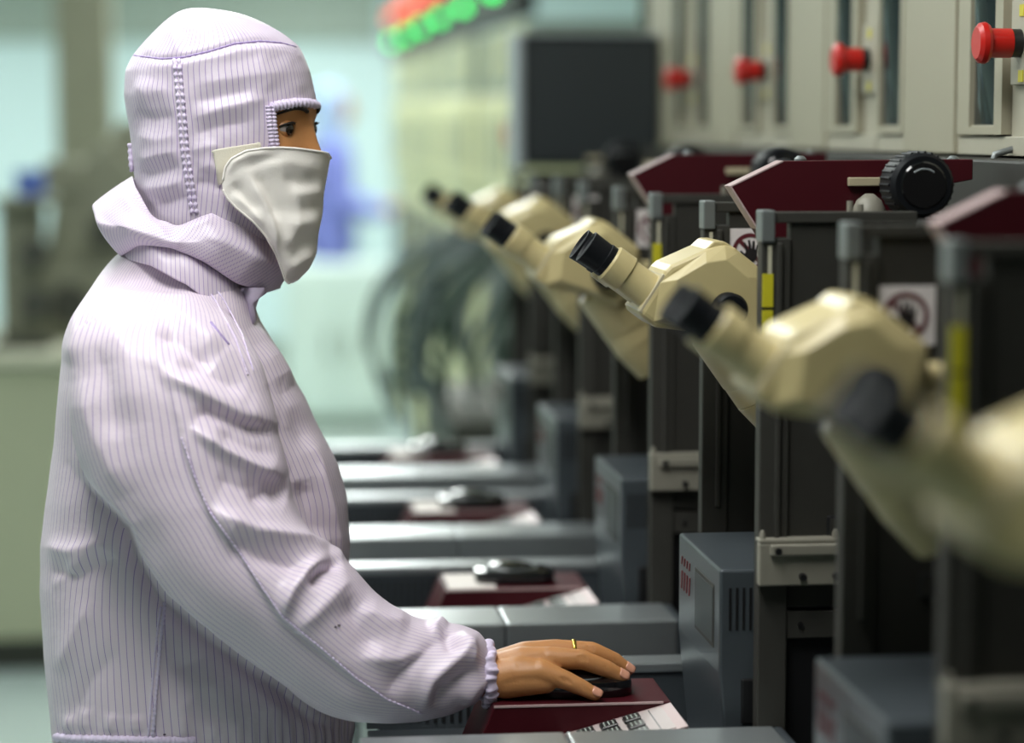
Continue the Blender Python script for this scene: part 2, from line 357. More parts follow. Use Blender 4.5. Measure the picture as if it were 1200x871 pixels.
def make_scope():
    "stereo microscope, authored round its head apex at the focus machine"
    O = np.array([0.4722, 2.37, 1.3874]); r = thing('microscope', tuple(O))
    S = 1.0/1188.0
    def q(cx, cy):                   # profile measured on the machine in focus -> local x, z
        return (O[0] + (cx - 985)/3.53*S, O[2] - (cy - 190)/3.53*S)
    prof = [(622,472),(738,296),(762,274),(905,212),(985,190),(1030,205),(1180,325),(1195,560),(1075,640),(905,560),(700,530)]
    P = [q(*p) for p in prof]
    h = MB().prism(P, O[1]-0.046, O[1]+0.046).build('head', 'cream_plastic', r, bevel=0.006, seg=3)
    # raised facetted shell on both flanks
    for sgn in (-1, 1):
        y0 = O[1] + sgn*0.046; y1 = O[1] + sgn*0.056
        inner = [(780,330),(900,262),(985,250),(1080,330),(1130,420),(1120,545),(1060,600),(900,530),(760,480)]
        outer = [(715,345),(905,222),(985,202),(1040,225),(1165,335),(1180,545),(1070,622),(900,548),(690,505)]
        a = [q(*p) for p in outer]; b = [q(*p) for p in inner]; n = len(a)
        vs = [(x, y0, z) for x, z in a] + [(x, y1, z) for x, z in b]
        fs = [(i, (i+1) % n, n+(i+1) % n, n+i) for i in range(n)] + [tuple(range(n, 2*n))]
        if sgn > 0: fs = [tuple(reversed(f)) for f in fs]
        fs = [tuple(reversed(f)) for f in fs]
        MB().add(vs, fs).build('flank_shell', 'cream_plastic', h, bevel=0.001, seg=2)
        kx, kz = q(990, 452)
        MB().rev((kx, O[1]+sgn*0.052, kz), (kx, O[1]+sgn*0.078, kz), [(0, 0.0165), (0.85, 0.0165), (1, 0.014)], 32).build('zoom_knob', 'black_rubber', h, smooth=True, auto=35)
    # top cover seam plate
    a = q(905, 212); b = q(985, 190); c = q(1030, 205)
    MB().prism([(a[0], a[1]-0.004), a, (b[0]-0.010, b[1]+0.0030), (b[0], b[1]+0.0030), c, (c[0], c[1]-0.006)], O[1]-0.040, O[1]+0.040).build('top_cover', 'cream_plastic', h, bevel=0.002, seg=3)
    # two eyepiece tubes
    e0 = q(419, 197); e1 = q(515, 265); e2 = q(690, 392)
    for sgn in (-1, 1):
        y = O[1] + sgn*0.0245
        p0 = np.array([e0[0], y, e0[1]]); p1 = np.array([e1[0], y, e1[1]]); p2 = np.array([e2[0], y, e2[1]])
        t = MB().rev(p1, p2, [(0, 0.0175), (0.04, 0.0195), (0.40, 0.0195), (0.41, 0.0175), (0.97, 0.0178), (1, 0.0185)], 40).build('eyepiece_tube', 'cream_plastic', r, smooth=True, auto=30)
        MB().rev(p1 + (p1-p0)*0.05, p0, [(0, 0.0150), (0.03, 0.0165), (0.25, 0.0168), (0.27, 0.0160), (0.6, 0.0162), (0.97, 0.0170), (0.98, 0.0155), (0.9, 0.0125)], 40).build('eyecup', 'black_rubber', t, smooth=True, auto=30)
    # flange between tubes and head
    fa = q(630, 462); fb = q(730, 308)
    MB().prism([fa, fb, (fb[0]+0.003, fb[1]-0.003), (fa[0]+0.003, fa[1]-0.003)], O[1]-0.045, O[1]+0.045).build('tube_flange', 'cream_light', h, bevel=0.001)
    # inclined zoom body and objective under the head
    body = [(880,520),(1010,706),(1058,802),(1112,821),(1229,977),(1330,930),(1330,760),(1250,520)]
    st = [(q(1040,520), q(1175,735), 0.043, 0.040), (q(1165,735), q(1215,815), 0.037, 0.036), (q(1205,815), q(1300,965), 0.034, 0.026)]
    for i, (a, b, r0, r1) in enumerate(st):
        MB().rev((a[0], O[1], a[1]), (b[0], O[1], b[1]), [(0, r0*0.95), (0.04, r0), (0.93, r1), (1, r1*0.95)], 36).build(['zoom_body', 'magnification_ring', 'objective'][i], ['cream_plastic', 'cream_plastic', 'cream_plastic'][i], r, smooth=True, auto=35)
    # carrier arm into the machine
    a = q(1180, 420)
    MB().box(a[0]-0.02, 0.652, O[1]-0.030, O[1]+0.030, a[1]-0.030, a[1]+0.004).build('carrier_arm', 'cream_plastic', r, bevel=0.006)
    MB().box(0.645, 0.659, O[1]-0.045, O[1]+0.045, a[1]-0.12, a[1]+0.01).build('carrier_mount', 'black_metal', r, bevel=0.004)
    return r

def make_box():
    r = thing('power_supply_box', (0.5, 2.34, 0.868))
    poly = [(0.452,1.081),(0.452,0.980),(0.4625,0.868),(0.640,0.868),(0.640,1.081)]
    b = MB().prism(poly, 2.236, 2.452).build('housing', 'steel_blue', r, bevel=0.003, seg=3)
    for i in range(7):
        x = 0.4610 + i*0.0066
        MB().box(x, x+0.0026, 2.2352, 2.2362, 1.022, 1.0635).build('vent_slot', 'black_metal', b)
    MB().box(0.4735, 0.497, 2.234, 2.240, 0.930, 0.975).build('cable_socket', 'black_metal', b, bevel=0.002)
    MB().box(0.4990, 0.520, 2.230, 2.240, 0.928, 0.972).build('cable_socket', 'screen_slate', b, bevel=0.002)
    MB().rev((0.4935, 2.2385, 0.981), (0.4935, 2.228, 0.981), [(0, 0.0035), (0.6, 0.0035), (1, 0.001)], 12).build('fixing_screw', 'silver_cap', b, smooth=True)
    # marks on the operator side: red lettering strokes in two rows, a recessed window frame
    for row, (z0, z1) in enumerate(((1.0515, 1.0600), (1.0260, 1.0450))):
        for i in range(4):
            y = 2.436 - i*0.014
            MB().prism_x([(y, z0), (y-0.004, z0), (y-0.0075, z1), (y-0.0035, z1)], 0.4512, 0.4522).build('red_mark', 'logo_red', b)
    MB().box(0.4512, 0.4522, 2.262, 2.358, 1.000, 1.062).build('display_window', 'dark_metal', b, bevel=0.0005)
    MB().box(0.4508, 0.4515, 2.266, 2.354, 1.004, 1.058).build('window_pane', 'screen_slate', b)
    return r

def make_console():
    r = thing('control_console', (0.33, 2.3, 0.868))
    x0, x1 = 0.2425, 0.4175
    b = MB().prism([(0.2130,0.8685),(x0,0.9385),(x1,0.9385),(0.4175,0.8685)], 2.300, 2.405).build('housing', 'burgundy', r, bevel=0.0012)
    MB().box(x0-0.0005, x1-0.008, 2.2992, 2.3015, 0.9370, 0.9390).build('pale_edge', 'burgundy_edge', b)
    MB().box(x0+0.004, x0+0.062, 2.303, 2.402, 0.9386, 0.9398).build('pale_pad', 'paper_white', b, bevel=0.0004)
    # keypad wedge in front, sloping down towards the operator
    w = [(0.417,0.8685),(0.417,0.9375),(0.302,0.9065),(0.302,0.8685)]
    k = MB().prism(w, 2.2045, 2.2995).build('keypad_wedge', 'burgundy', r, bevel=0.001)
    sl = (0.9375-0.9065)/(0.417-0.302)
    def slab(xa, xb, ya, yb, h0, h1):
        za, zb = 0.9065 + (xa-0.302)*sl, 0.9065 + (xb-0.302)*sl
        return MB().prism([(xa, za+h0), (xb, zb+h0), (xb, zb+h1), (xa, za+h1)], ya, yb)
    slab(0.310, 0.4165, 2.2046, 2.2990, -0.0005, 0.0008).build('keypad_rim', 'burgundy_edge', k)
    slab(0.318, 0.4060, 2.2100, 2.2930, 0.0, 0.0014).build('keypad_face', 'keypad_pale', k)
    for i in range(3):
        for j in range(3):
            xa = 0.321 + i*0.0225; ya = 2.213 + j*0.0265
            slab(xa, xa+0.0160, ya, ya+0.0190, 0.001, 0.0050).build('key', 'key_black', k, bevel=0.0008, seg=1)
            for t in (0.003, 0.0072, 0.0114): slab(xa+t, xa+t+0.0012, ya+0.003, ya+0.016, 0.0049, 0.0053).build('key_print', 'key_print', k)
    slab(0.3925, 0.3935, 2.212, 2.291, 0.0012, 0.0018).build('keypad_line', 'key_black', k)
    return r

def make_mouse():
    ox, oy, oz = 0.335, 2.352, 0.9386
    r = thing('trackball_mouse', (ox, oy, oz))
    out = []
    for i in range(28):
        a = 2*PI*i/28; c, s = math.cos(a), math.sin(a)
        out.append((abs(c)**0.55*math.copysign(1, c)*0.050, abs(s)**0.6*math.copysign(1, s)*0.031))
    m = MB(); n = len(out); rows = []
    for (f, z) in ((0.97, 0.0), (1.0, 0.002), (1.0, 0.0135), (0.975, 0.0155), (0.80, 0.0175), (0.0, 0.018)):
        rows.append([(ox + x*f, oy + y*f, oz + z) for x, y in out])
    vs = [p for row in rows for p in row]; fs = [tuple(range(n-1, -1, -1))]
    for i in range(len(rows)-1):
        for k in range(n): fs.append((i*n+k, i*n+(k+1) % n, (i+1)*n+(k+1) % n, (i+1)*n+k))
    m.add(vs, fs).build('body', 'black_gloss', r, smooth=True, auto=35)
    # palm hump
    m = MB(); vs = []; fs = []; nu, nv = 24, 8
    for j in range(nv+1):
        t = j/nv*PI/2
        for k in range(nu):
            w = 2*PI*k/nu; vs.append((ox-0.006 + 0.032*math.cos(w)*math.cos(t), oy + 0.026*math.sin(w)*math.cos(t), oz+0.0170 + 0.008*math.sin(t)))
    for j in range(nv):
        for k in range(nu): fs.append((j*nu+k, j*nu+(k+1) % nu, (j+1)*nu+(k+1) % nu, (j+1)*nu+k))
    MB().add(vs, fs).build('palm_hump', 'black_gloss', r, smooth=True)
    MB().tube([(ox-0.006+0.0325*math.cos(2*PI*k/24), oy+0.0265*math.sin(2*PI*k/24), oz+0.0176) for k in range(25)], 0.0012, 6).build('chrome_trim', 'silver_cap', r, smooth=True)
    MB().rev((ox+0.033, oy-0.004, oz+0.0175), (ox+0.033, oy+0.004, oz+0.0175), [(0, 0.003), (0.2, 0.0042), (0.8, 0.0042), (1, 0.003)], 16).build('scroll_wheel', 'black_rubber', r, smooth=True)
    return r

CABX = 0.79
def make_cabinet():
    "ivory upper cabinet; operator side carries two windows with bulged smoked panes and the emergency stop"
    r = thing('upper_cabinet', (CABX, 2.65, 1.47))
    ya, yb, za, zb = 2.37, 2.963, 1.472, 2.02
    MB().box(CABX+0.045, CABX+0.5, ya+0.004, yb-0.004, za, zb).build('body', 'cabinet_ivory', r, bevel=0.003)
    def frame(name, y0, y1, z0, z1, wy0, wy1, wz0, wz1):
        f = MB()
        f.box(CABX, CABX+0.045, y0, wy0, z0, z1).box(CABX, CABX+0.045, wy1, y1, z0, z1).box(CABX, CABX+0.045, wy0, wy1, z0, wz0).box(CABX, CABX+0.045, wy0, wy1, wz1, z1)
        o = f.build(name, 'cabinet_ivory', r)
        MB().box(CABX+0.003, CABX+0.018, wy0, wy1, wz0-0.001, wz0+0.002).build('sill', 'cabinet_trim', o)
        # bulged smoked pane
        n = 14; vs = []; fs = []
        for i in range(n+1):
            for j in range(n+1):
                u, v = i/n*2-1, j/n*2-1
                b = (1-u*u)*(1-abs(v)**2.5)
                vs.append((CABX+0.006-0.013*b, wy0+(wy1-wy0)*i/n, wz0+(wz1-wz0)*j/n))
        for i in range(n):
            for j in range(n): fs.append((i*(n+1)+j, i*(n+1)+j+1, (i+1)*(n+1)+j+1, (i+1)*(n+1)+j))
        MB().add(vs, fs).build('smoked_pane', 'smoked_dome', o, smooth=True)
        return o
    frame('door', 2.455, 2.612, za+0.022, zb-0.01, 2.481, 2.568, 1.502, 1.93)
    frame('door', 2.835, 2.960, za+0.022, zb-0.01, 2.850, 2.945, 1.502, 1.93)
    MB().box(CABX-0.001, CABX+0.045, 2.622, 2.828, za, zb).build('side_panel', 'cabinet_ivory', r, bevel=0.002)
    MB().box(CABX+0.010, CABX+0.045, 2.372, 2.452, za, zb).build('stile', 'cabinet_trim', r, bevel=0.002)
    MB().box(CABX+0.004, CABX+0.045, 2.372, 2.963, za, za+0.020).build('bottom_rail', 'cabinet_trim', r, bevel=0.001)
    # emergency stop on the stile
    e = MB().box(CABX+0.004, CABX+0.011, 2.380, 2.440, 1.545, 1.632).build('stop_plate', 'cabinet_trim', r, bevel=0.001)
    for z in (1.5475, 1.614): MB().box(CABX+0.0028, CABX+0.0045, 2.398, 2.412, z, z+0.012).build('stop_legend', 'yellow_tape', e)
    ey, ez = 2.412, 1.587
    MB().cyl((CABX+0.006, ey, ez), (CABX-0.008, ey, ez), 0.0145, n=28).build('collar', 'black_metal', e, smooth=True, auto=40)
    MB().rev((CABX-0.006, ey, ez), (CABX-0.042, ey, ez), [(0, 0.0150), (0.64, 0.0150), (0.66, 0.0195), (0.76, 0.0215), (0.90, 0.0205), (1, 0.016)], 32).build('stop_button', 'estop_red', e, smooth=True, auto=35)
    return r

mproto, sproto, bproto, cproto, oproto, uproto = make_machine(), make_scope(), make_box(), make_console(), make_mouse(), make_cabinet()
RANK = {-1: 'nearest', 0: 'second nearest', 1: 'third nearest', 2: 'fourth nearest', 3: 'fifth nearest', 4: 'farthest', 5: 'sixth nearest', 6: 'seventh nearest', 7: 'farthest'}
MLAB = {-1: 'dark grey bonding machine nearest the camera at the right edge', 0: 'second nearest dark grey bonding machine, its columns blurred at the right',
        1: 'sharply focused dark grey bonding machine the worker operates, third nearest', 2: 'dark grey bonding machine just beyond the one in use, fourth nearest',
        3: 'blurred dark grey bonding machine, fifth nearest in the row', 4: 'dark grey bonding machine at the far end of the row'}
SLAB = {-1: 'very blurred cream microscope nearest the camera at the right edge', 0: 'blurred cream microscope second nearest, in front of the sharp one',
        1: 'cream microscope in sharp focus with black eyecups and zoom knob', 2: 'slightly blurred cream microscope directly behind the sharp one',
        3: 'cream microscope second behind the sharp one', 4: 'farthest cream microscope of the row, only its tips showing'}
BLAB = {-1: 'steel blue power supply box nearest the camera', 0: 'blurred steel blue box at the bottom right behind the nearest bracket', 1: 'sharp steel blue box with vent slots right of the hand',
        2: 'steel blue box just behind the sharp vented one', 3: 'blurred steel blue box third back along the row', 4: 'steel blue box at the far end of the row'}
CLAB = {-1: 'burgundy control console nearest the camera, below the picture', 0: 'burgundy control console on the second nearest deck', 1: 'burgundy control console with keypad under the worker\'s hand',
        2: 'burgundy control console with pale pad just behind the hand', 3: 'blurred burgundy console third back with pale pad', 4: 'burgundy console on the farthest deck'}
OLAB = {-1: 'black mouse on the nearest console', 0: 'black mouse on the second nearest console', 1: 'black mouse under the worker\'s hand', 2: 'black and chrome mouse on the console behind the hand',
        3: 'blurred black mouse on the third console back', 4: 'black mouse on the farthest console'}
ULAB = {-1: 'ivory upper cabinet nearest the camera', 0: 'ivory upper cabinet at the right edge, second nearest', 1: 'ivory cabinet with the rightmost red stop button and bulged smoked window',
        2: 'ivory cabinet with the second red stop button from the right', 3: 'ivory cabinet with the third red stop button from the right', 4: 'ivory cabinet with the fourth red stop button from the right',
        5: 'ivory cabinet partly behind the slate monitor', 6: 'ivory cabinet hidden behind the slate monitor', 7: 'farthest ivory cabinet beyond the slate monitor'}
def place(proto, k, dx=0, dz=0, dy=0, first=1):
    o = proto if k == first else copy_tree(proto)
    o.location = Vector(proto_loc[proto.name]) + Vector((dx, dy, dz))
    o.location.y += D*(k-1)
    return o
proto_loc = {p.name: tuple(p.location) for p in (mproto, sproto, bproto, cproto, oproto, uproto)}
SOFF = {-1: (-0.034, -0.020), 0: (-0.0143, -0.0143), 1: (0, 0), 2: (-0.0303, -0.0012), 3: (-0.0257, 0.0091), 4: (-0.0163, 0.0081)}
MACH = {}
for k in (0, 2, 3, 4, -1, 1):
    MACH[k] = place(mproto, k)
    tag(MACH[k], MLAB[k], 'machine', 'bonding machines in the row')
    tag(place(sproto, k, *SOFF[k]), SLAB[k], 'microscope', 'microscopes on the bonding machines')
    if k >= 0: tag(place(bproto, k), BLAB[k], 'power supply', 'power supply boxes beside the columns')
    if k >= 1:
        tag(place(cproto, k, dx=0 if k == 1 else 0.004*(k-1)), CLAB[k], 'console', 'control consoles on the machine decks')
        o = tag(place(oproto, k, dx=0 if k == 1 else random.uniform(-0.004, 0.012)), OLAB[k], 'mouse', 'mice on the control consoles')
        if k > 1: o.rotation_euler.z = random.uniform(-0.1, 0.1)
for k in (0, 2, 3, 4, 1):
    tag(place(uproto, k), ULAB[k], 'cabinet', 'ivory upper cabinets above the machines')

# the worker's hand covers the place of the pale pad on the console in use
for c in [c for h in kids(cproto) for c in kids(h) if c.name.startswith('pale_pad')]: bpy.data.objects.remove(c)

# the two nearest arm covers sit further in; the far machines carry none
for k, o in MACH.items():
    for c in kids(o):
        if c.name.startswith('arm_cover'):
            if k <= 0: c.location = (0.032, 0, -0.014)
        if c.name.startswith('warning_sign') and k <= 0: c.location = (0.0, 0, -0.022)
        if c.name.startswith('arm_cover'):
            if k >= 3:
                for q in kids(c): bpy.data.objects.remove(q)
                bpy.data.objects.remove(c)

# chrome latch lever under the cabinet with the rightmost stop button
lv = [at(1164, 206, 2.43), at(1164, 190, 2.43), at(1166, 181, 2.43), at(1176, 178, 2.43), at(1200, 171, 2.43), at(1212, 168, 2.43)]
MB().tube(lv, [0.0034, 0.0036, 0.0036, 0.0034, 0.0034, 0.0034], 12).build('latch_lever', 'silver_cap', uproto, smooth=True)
# ------------------------------------------------------------------ slate monitor hung in front of the far cabinets
mn = thing('slate_monitor', (0.66, 4.5, 1.43), 'large dark slate monitor with silver edge above the far columns', 'monitor')
MB().box(0.527, 0.786, 4.50, 4.62, 1.430, 1.672).build('casing', 'screen_slate', mn, bevel=0.006)
MB().box(0.516, 0.530, 4.492, 4.63, 1.425, 1.677).build('side_frame', 'bezel_grey', mn, bevel=0.003)
MB().box(0.530, 0.786, 4.492, 4.505, 1.672, 1.678).build('top_frame', 'bezel_grey', mn, bevel=0.002)
MB().box(0.545, 0.780, 4.496, 4.501, 1.446, 1.656).build('screen', 'screen_slate', mn)
MB().box(0.66, 0.785, 4.56, 4.60, 1.40, 1.432).build('bracket_arm', 'black_metal', mn, bevel=0.003)

# ------------------------------------------------------------------ far ivory machine row, beyond the bonding machines
def far_machine(y0, y1, h, label):
    r = thing('ivory_machine', (1.0, (y0+y1)/2, 0), label, 'machine', 'ivory machines at the far end')
    MB().box(0.80, 1.7, y0, y1-0.05, 0.10, 1.30).build('lower_body', 'far_ivory', r, bevel=0.01)
    MB().box(0.86, 1.7, y0+0.05, y1-0.1, 0.0, 0.10).build('plinth', 'far_grey', r)
    MB().box(0.78, 1.7, y0+0.02, y1-0.07, 1.30, h).build('upper_body', 'far_ivory', r, bevel=0.012)
    MB().box(0.795, 1.7, y0+0.05, y1-0.10, h, h+0.20).build('exhaust_housing', 'far_grey', r, bevel=0.01)
    for i in range(4):
        y = y0 + 0.12 + i*(y1-y0-0.25)/4
        MB().box(0.772, 0.785, y, y+0.05, 1.36, h-0.07).build('grille_slot', 'far_grey', r)
        MB().box(0.788, 0.80, y, y+0.06, h+0.04, h+0.20).build('exhaust_rib', 'far_ivory', r)
    MB().box(0.785, 0.80, y0+0.2, y1-0.3, 0.70, 1.15).build('front_window', 'olive_dark', r, bevel=0.004)
    if y0 < 7: e = MB().rev((0.80, y0+0.06, 1.50-0.02), (0.74, y0+0.06, 1.50-0.02), [(0, 0.02), (0.55, 0.02), (0.6, 0.03), (0.9, 0.03), (1, 0.02)], 20).build('stop_button', 'estop_red', r, smooth=True, auto=40)
    return r
for i in range(4):
    far_machine(6.65 + 1.5*i, 6.65 + 1.5*i + 1.42, 1.60 + 0.012*i, ['ivory machine with red stop button just left of the slate monitor', 'second ivory machine beyond the slate monitor', 'third ivory machine beyond the slate monitor',
                'farthest ivory machine beneath the lamp board'][i])

# ------------------------------------------------------------------ signal lamp board hanging over the far row
bd = thing('signal_lamp_board', (0.82, 10.0, 1.98), 'long black signal board with a red row over glowing green lamps', 'lamp board')
P0, P1 = np.array([0.80, 12.6, 1.99]), np.array([0.80, 7.3, 1.955])
MB().add([(0.80,12.9,1.86),(0.86,12.9,1.86),(0.86,7.0,1.83),(0.80,7.0,1.83),(0.80,12.9,2.16),(0.86,12.9,2.16),(0.86,7.0,2.13),(0.80,7.0,2.13)],
         [(0,3,2,1),(4,5,6,7),(0,1,5,4),(1,2,6,5),(2,3,7,6),(3,0,4,7)]).build('board_case', 'board_black', bd)
for i in range(6):
    y = 12.4 - i*0.98
    z = 1.945 - 0.03*i/6
    MB().ball((0.785, y, z), 0.020, nu=12, nv=8).build('green_lamp', 'led_green', bd, smooth=True)
    for dy in (0, 0.49): MB().ball((0.785, y - dy, z + 0.115), 0.030, nu=12, nv=8).build('red_lamp', 'led_red', bd, smooth=True)
for y in (8.0, 12.0): MB().cyl((0.83, y, 2.1), (0.83, y, RZ), 0.012, n=8).build('hanger_rod', 'bezel_grey', bd)

# ------------------------------------------------------------------ bench and instruments behind the worker at the left
bn = thing('work_bench', (-0.9, 6.9, 0), 'cream work bench with pale top behind the worker at left', 'bench')
MB().box(-2.6, -0.12, 6.62, 7.5, 0.86, 0.895).build('bench_top', 'bench_edge', bn, bevel=0.005)
for i in range(4):
    x = -2.58 + i*0.612
    MB().box(x, x+0.606, 6.66, 7.48, 0.10, 0.86).build('bench_panel', 'bench_cream', bn, bevel=0.004)
MB().box(-2.5, -0.2, 6.72, 7.4, 0.0, 0.10).build('kick_space', 'olive_dark', bn)
def instrument(x, y, s, label, flip=1):
    z = 0.895
    r = thing('bench_instrument', (x, y, z), label, 'instrument', 'olive instruments on the cream bench')
    q = lambda a, b: (x + flip*a*s, z + b*s)
    MB().prism([q(-0.20,0), q(0.22,0), q(0.22,0.16), q(0.05,0.20), q(-0.20,0.17)], y-0.16, y+0.16).build('base', 'olive_machine', r, bevel=0.008)
    MB().prism([q(-0.16,0.16), q(0.10,0.18), q(0.14,0.42), q(0.02,0.55), q(-0.12,0.40)], y-0.10, y+0.10).build('body', 'olive_machine', r, bevel=0.01)
    MB().prism([q(-0.02,0.46), q(0.14,0.40), q(0.24,0.56), q(0.20,0.62), q(0.06,0.60)], y-0.07, y+0.07).build('head', 'olive_machine', r, bevel=0.01)
    for dy in (-0.035, 0.035):
        a, b = q(0.20, 0.58), q(0.27, 0.69)
        MB().cyl((a[0], y+dy, a[1]), (b[0], y+dy, b[1]), 0.028*s, 0.024*s, n=16).build('eyepiece', 'olive_dark', r, smooth=True, auto=40)
    a = q(0.02, 0.30); MB().cyl((a[0], y-0.14, a[1]), (a[0], y-0.09, a[1]), 0.045*s, n=20).build('side_knob', 'olive_dark', r, smooth=True, auto=40)
    a = q(-0.08, 0.10); MB().cyl((a[0], y-0.19, a[1]), (a[0], y-0.15, a[1]), 0.055*s, n=20).build('side_knob', 'olive_dark', r, smooth=True, auto=40)
    a = q(-0.10, 0.44); MB().box(a[0]-0.05*s, a[0]+0.05*s, y-0.12, y+0.12, a[1]-0.04*s, a[1]+0.05*s).build('lamp_house', 'olive_machine', r, bevel=0.008)
    return r
instrument(-0.40, 7.15, 1.05, 'tallest olive instrument on the bench right behind the worker\'s hood')
instrument(-0.98, 7.10, 0.78, 'low olive instrument on the bench at the left edge')
bb = thing('blue_bin', (-0.57, 6.78, 1.31), 'small blue bin on top of the left bench stand', 'bin')
MB().prism([(-0.605,1.315),(-0.535,1.315),(-0.53,1.38),(-0.61,1.38)], 6.74, 6.82).build('bin_shell', 'blue_bin', bb, bevel=0.004)
MB().box(-0.612, -0.528, 6.735, 6.825, 1.376, 1.386).build('bin_rim', 'blue_bin', bb, bevel=0.003)
st = thing('instrument_stand', (-0.60, 6.8, 0.895), 'dark olive stand carrying the small blue bin', 'stand')
MB().box(-0.68, -0.52, 6.72, 6.90, 0.895, 0.915).build('stand_foot', 'olive_dark', st, bevel=0.004)
MB().box(-0.66, -0.54, 6.80, 6.88, 0.915, 1.29).build('stand_column', 'olive_machine', st, bevel=0.006)
MB().box(-0.67, -0.50, 6.72, 6.90, 1.29, 1.315).build('stand_tray', 'olive_machine', st, bevel=0.004)
for z in (1.02, 1.16): MB().cyl((-0.56, 6.70, z), (-0.56, 6.80, z), 0.04, n=18).build('stand_knob', 'olive_dark', st, smooth=True, auto=40)

# hall column behind the hood, and the long window on the back wall
struct('trim_1', MB().box(-0.66, -0.46, 9.0, 9.2, 0, RZ), 'olive_machine', bevel=0.01)
# green lintel band along the back wall
struct('trim_2', MB().box(RX0, 0.9, RY1-0.06, RY1, 2.05, RZ), 'wall_green')
# white storage unit and cart seen down the aisle
def storage(x0, x1, y0, y1, z1, label, name='storage_cabinet'):
    r = thing(name, ((x0+x1)/2, (y0+y1)/2, 0), label, 'cabinet', 'white cabinets at the aisle end')
    MB().box(x0, x1, y0, y1, 0.06, z1).build('carcass', 'far_white', r, bevel=0.01)
    MB().box(x0+0.03, x1-0.03, y0+0.03, y1-0.03, 0, 0.06).build('plinth', 'far_grey', r)
    w = (x1-x0)/2
    for i in range(2):
        dd = MB().box(x0+i*w+0.012, x0+(i+1)*w-0.012, y0-0.02, y0, 0.10, z1-0.04).build('door', 'far_white', r, bevel=0.004)
        hx = x0 + w + (-0.06 if i == 0 else 0.04)
        MB().box(hx, hx+0.02, y0-0.045, y0-0.02, z1*0.45, z1*0.6).build('handle', 'far_grey', dd, bevel=0.003)
    return r
storage(0.22, 0.75, 12.0, 12.5, 0.82, 'white two-door cabinet standing at the end of the aisle')

# hanging cable bundle at the end of the bonding machine row
def bez(p0, p1, p2, p3, n=18):
    return [tuple(np.array(p0)*(1-t)**3 + 3*np.array(p1)*t*(1-t)**2 + 3*np.array(p2)*t*t*(1-t) + np.array(p3)*t**3) for t in np.linspace(0, 1, n)]
rk = thing('cable_rack', (0.62, 5.6, 0), 'dark green cable rack with drooping cables beyond the last microscope', 'cable rack')
MB().box(0.66, 0.70, 5.3, 5.34, 0, 1.28).build('rack_post', 'cable_green', rk)
MB().box(0.66, 0.70, 6.0, 6.04, 0, 1.28).build('rack_post', 'cable_green', rk)
MB().box(0.64, 0.72, 5.28, 6.06, 1.26, 1.30).build('rack_rail', 'cable_green', rk)
MB().box(0.46, 0.80, 5.25, 6.1, 0.30, 0.86).build('junction_box', 'olive_dark', rk, bevel=0.01)
for i in range(22):
    y = 5.3 + 0.75*random.random(); x0 = 0.64 + 0.05*random.random(); z1 = 0.80 + 0.15*random.random(); bx = 0.28 + 0.30*random.random()
    pts = bez((x0, y, 1.28), (bx, y-0.1, 1.30 - 0.4*random.random()), (bx - 0.1 + 0.2*random.random(), y+0.05, 1.0), (bx + 0.06, y + 0.2*(random.random()-0.5), z1), 20)
    MB().tube(pts, 0.006 + 0.006*random.random(), 7).build('cable', 'cable_green' if i % 3 else 'cable_grey', rk, smooth=True)
# ------------------------------------------------------------------ the worker
def mesh_arrays(me):
    V = np.empty(len(me.vertices)*3); me.vertices.foreach_get('co', V); V = V.reshape(-1, 3)
    ls = np.empty(len(me.polygons), int); me.polygons.foreach_get('loop_start', ls)
    lt = np.empty(len(me.polygons), int); me.polygons.foreach_get('loop_total', lt)
    li = np.empty(len(me.loops), int); me.loops.foreach_get('vertex_index', li)
    Fc = [tuple(li[a:a+b]) for a, b in zip(ls, lt)]
    return V, Fc
def remesh(mb, voxel, smooth_it=0, lam=0.5):
    me = bpy.data.meshes.new('tmp'); me.from_pydata(mb.v, [], mb.f); me.update()
    o = bpy.data.objects.new('tmp', me); COL.objects.link(o)
    md = o.modifiers.new('r', 'REMESH'); md.mode = 'VOXEL'; md.voxel_size = voxel
    dg = bpy.context.evaluated_depsgraph_get(); dg.update()
    m2 = bpy.data.meshes.new_from_object(o.evaluated_get(dg))
    V, Fc = mesh_arrays(m2)
    bpy.data.objects.remove(o); bpy.data.meshes.remove(me); bpy.data.meshes.remove(m2)
    if smooth_it: V = laplace(V, Fc, smooth_it, lam)
    return V, Fc
def edges_of(Fc):
    q = np.array([f for f in Fc if len(f) == 4]); t = np.array([f for f in Fc if len(f) == 3])
    E = []
    if len(q): E += [q[:, [0, 1]], q[:, [1, 2]], q[:, [2, 3]], q[:, [3, 0]]]
    if len(t): E += [t[:, [0, 1]], t[:, [1, 2]], t[:, [2, 0]]]
    return np.concatenate(E)
def laplace(V, Fc, it, lam=0.5, w=None):
    E = edges_of(Fc); a, b = E[:, 0], E[:, 1]; n = len(V)
    cnt = np.maximum(np.bincount(a, minlength=n), 1)
    V = V.copy()
    for _ in range(it):
        M = np.stack([np.bincount(a, weights=V[b, k], minlength=n) for k in range(3)], 1) / cnt[:, None]
        d = (M - V)*lam
        V += d if w is None else d*w[:, None]
    return V
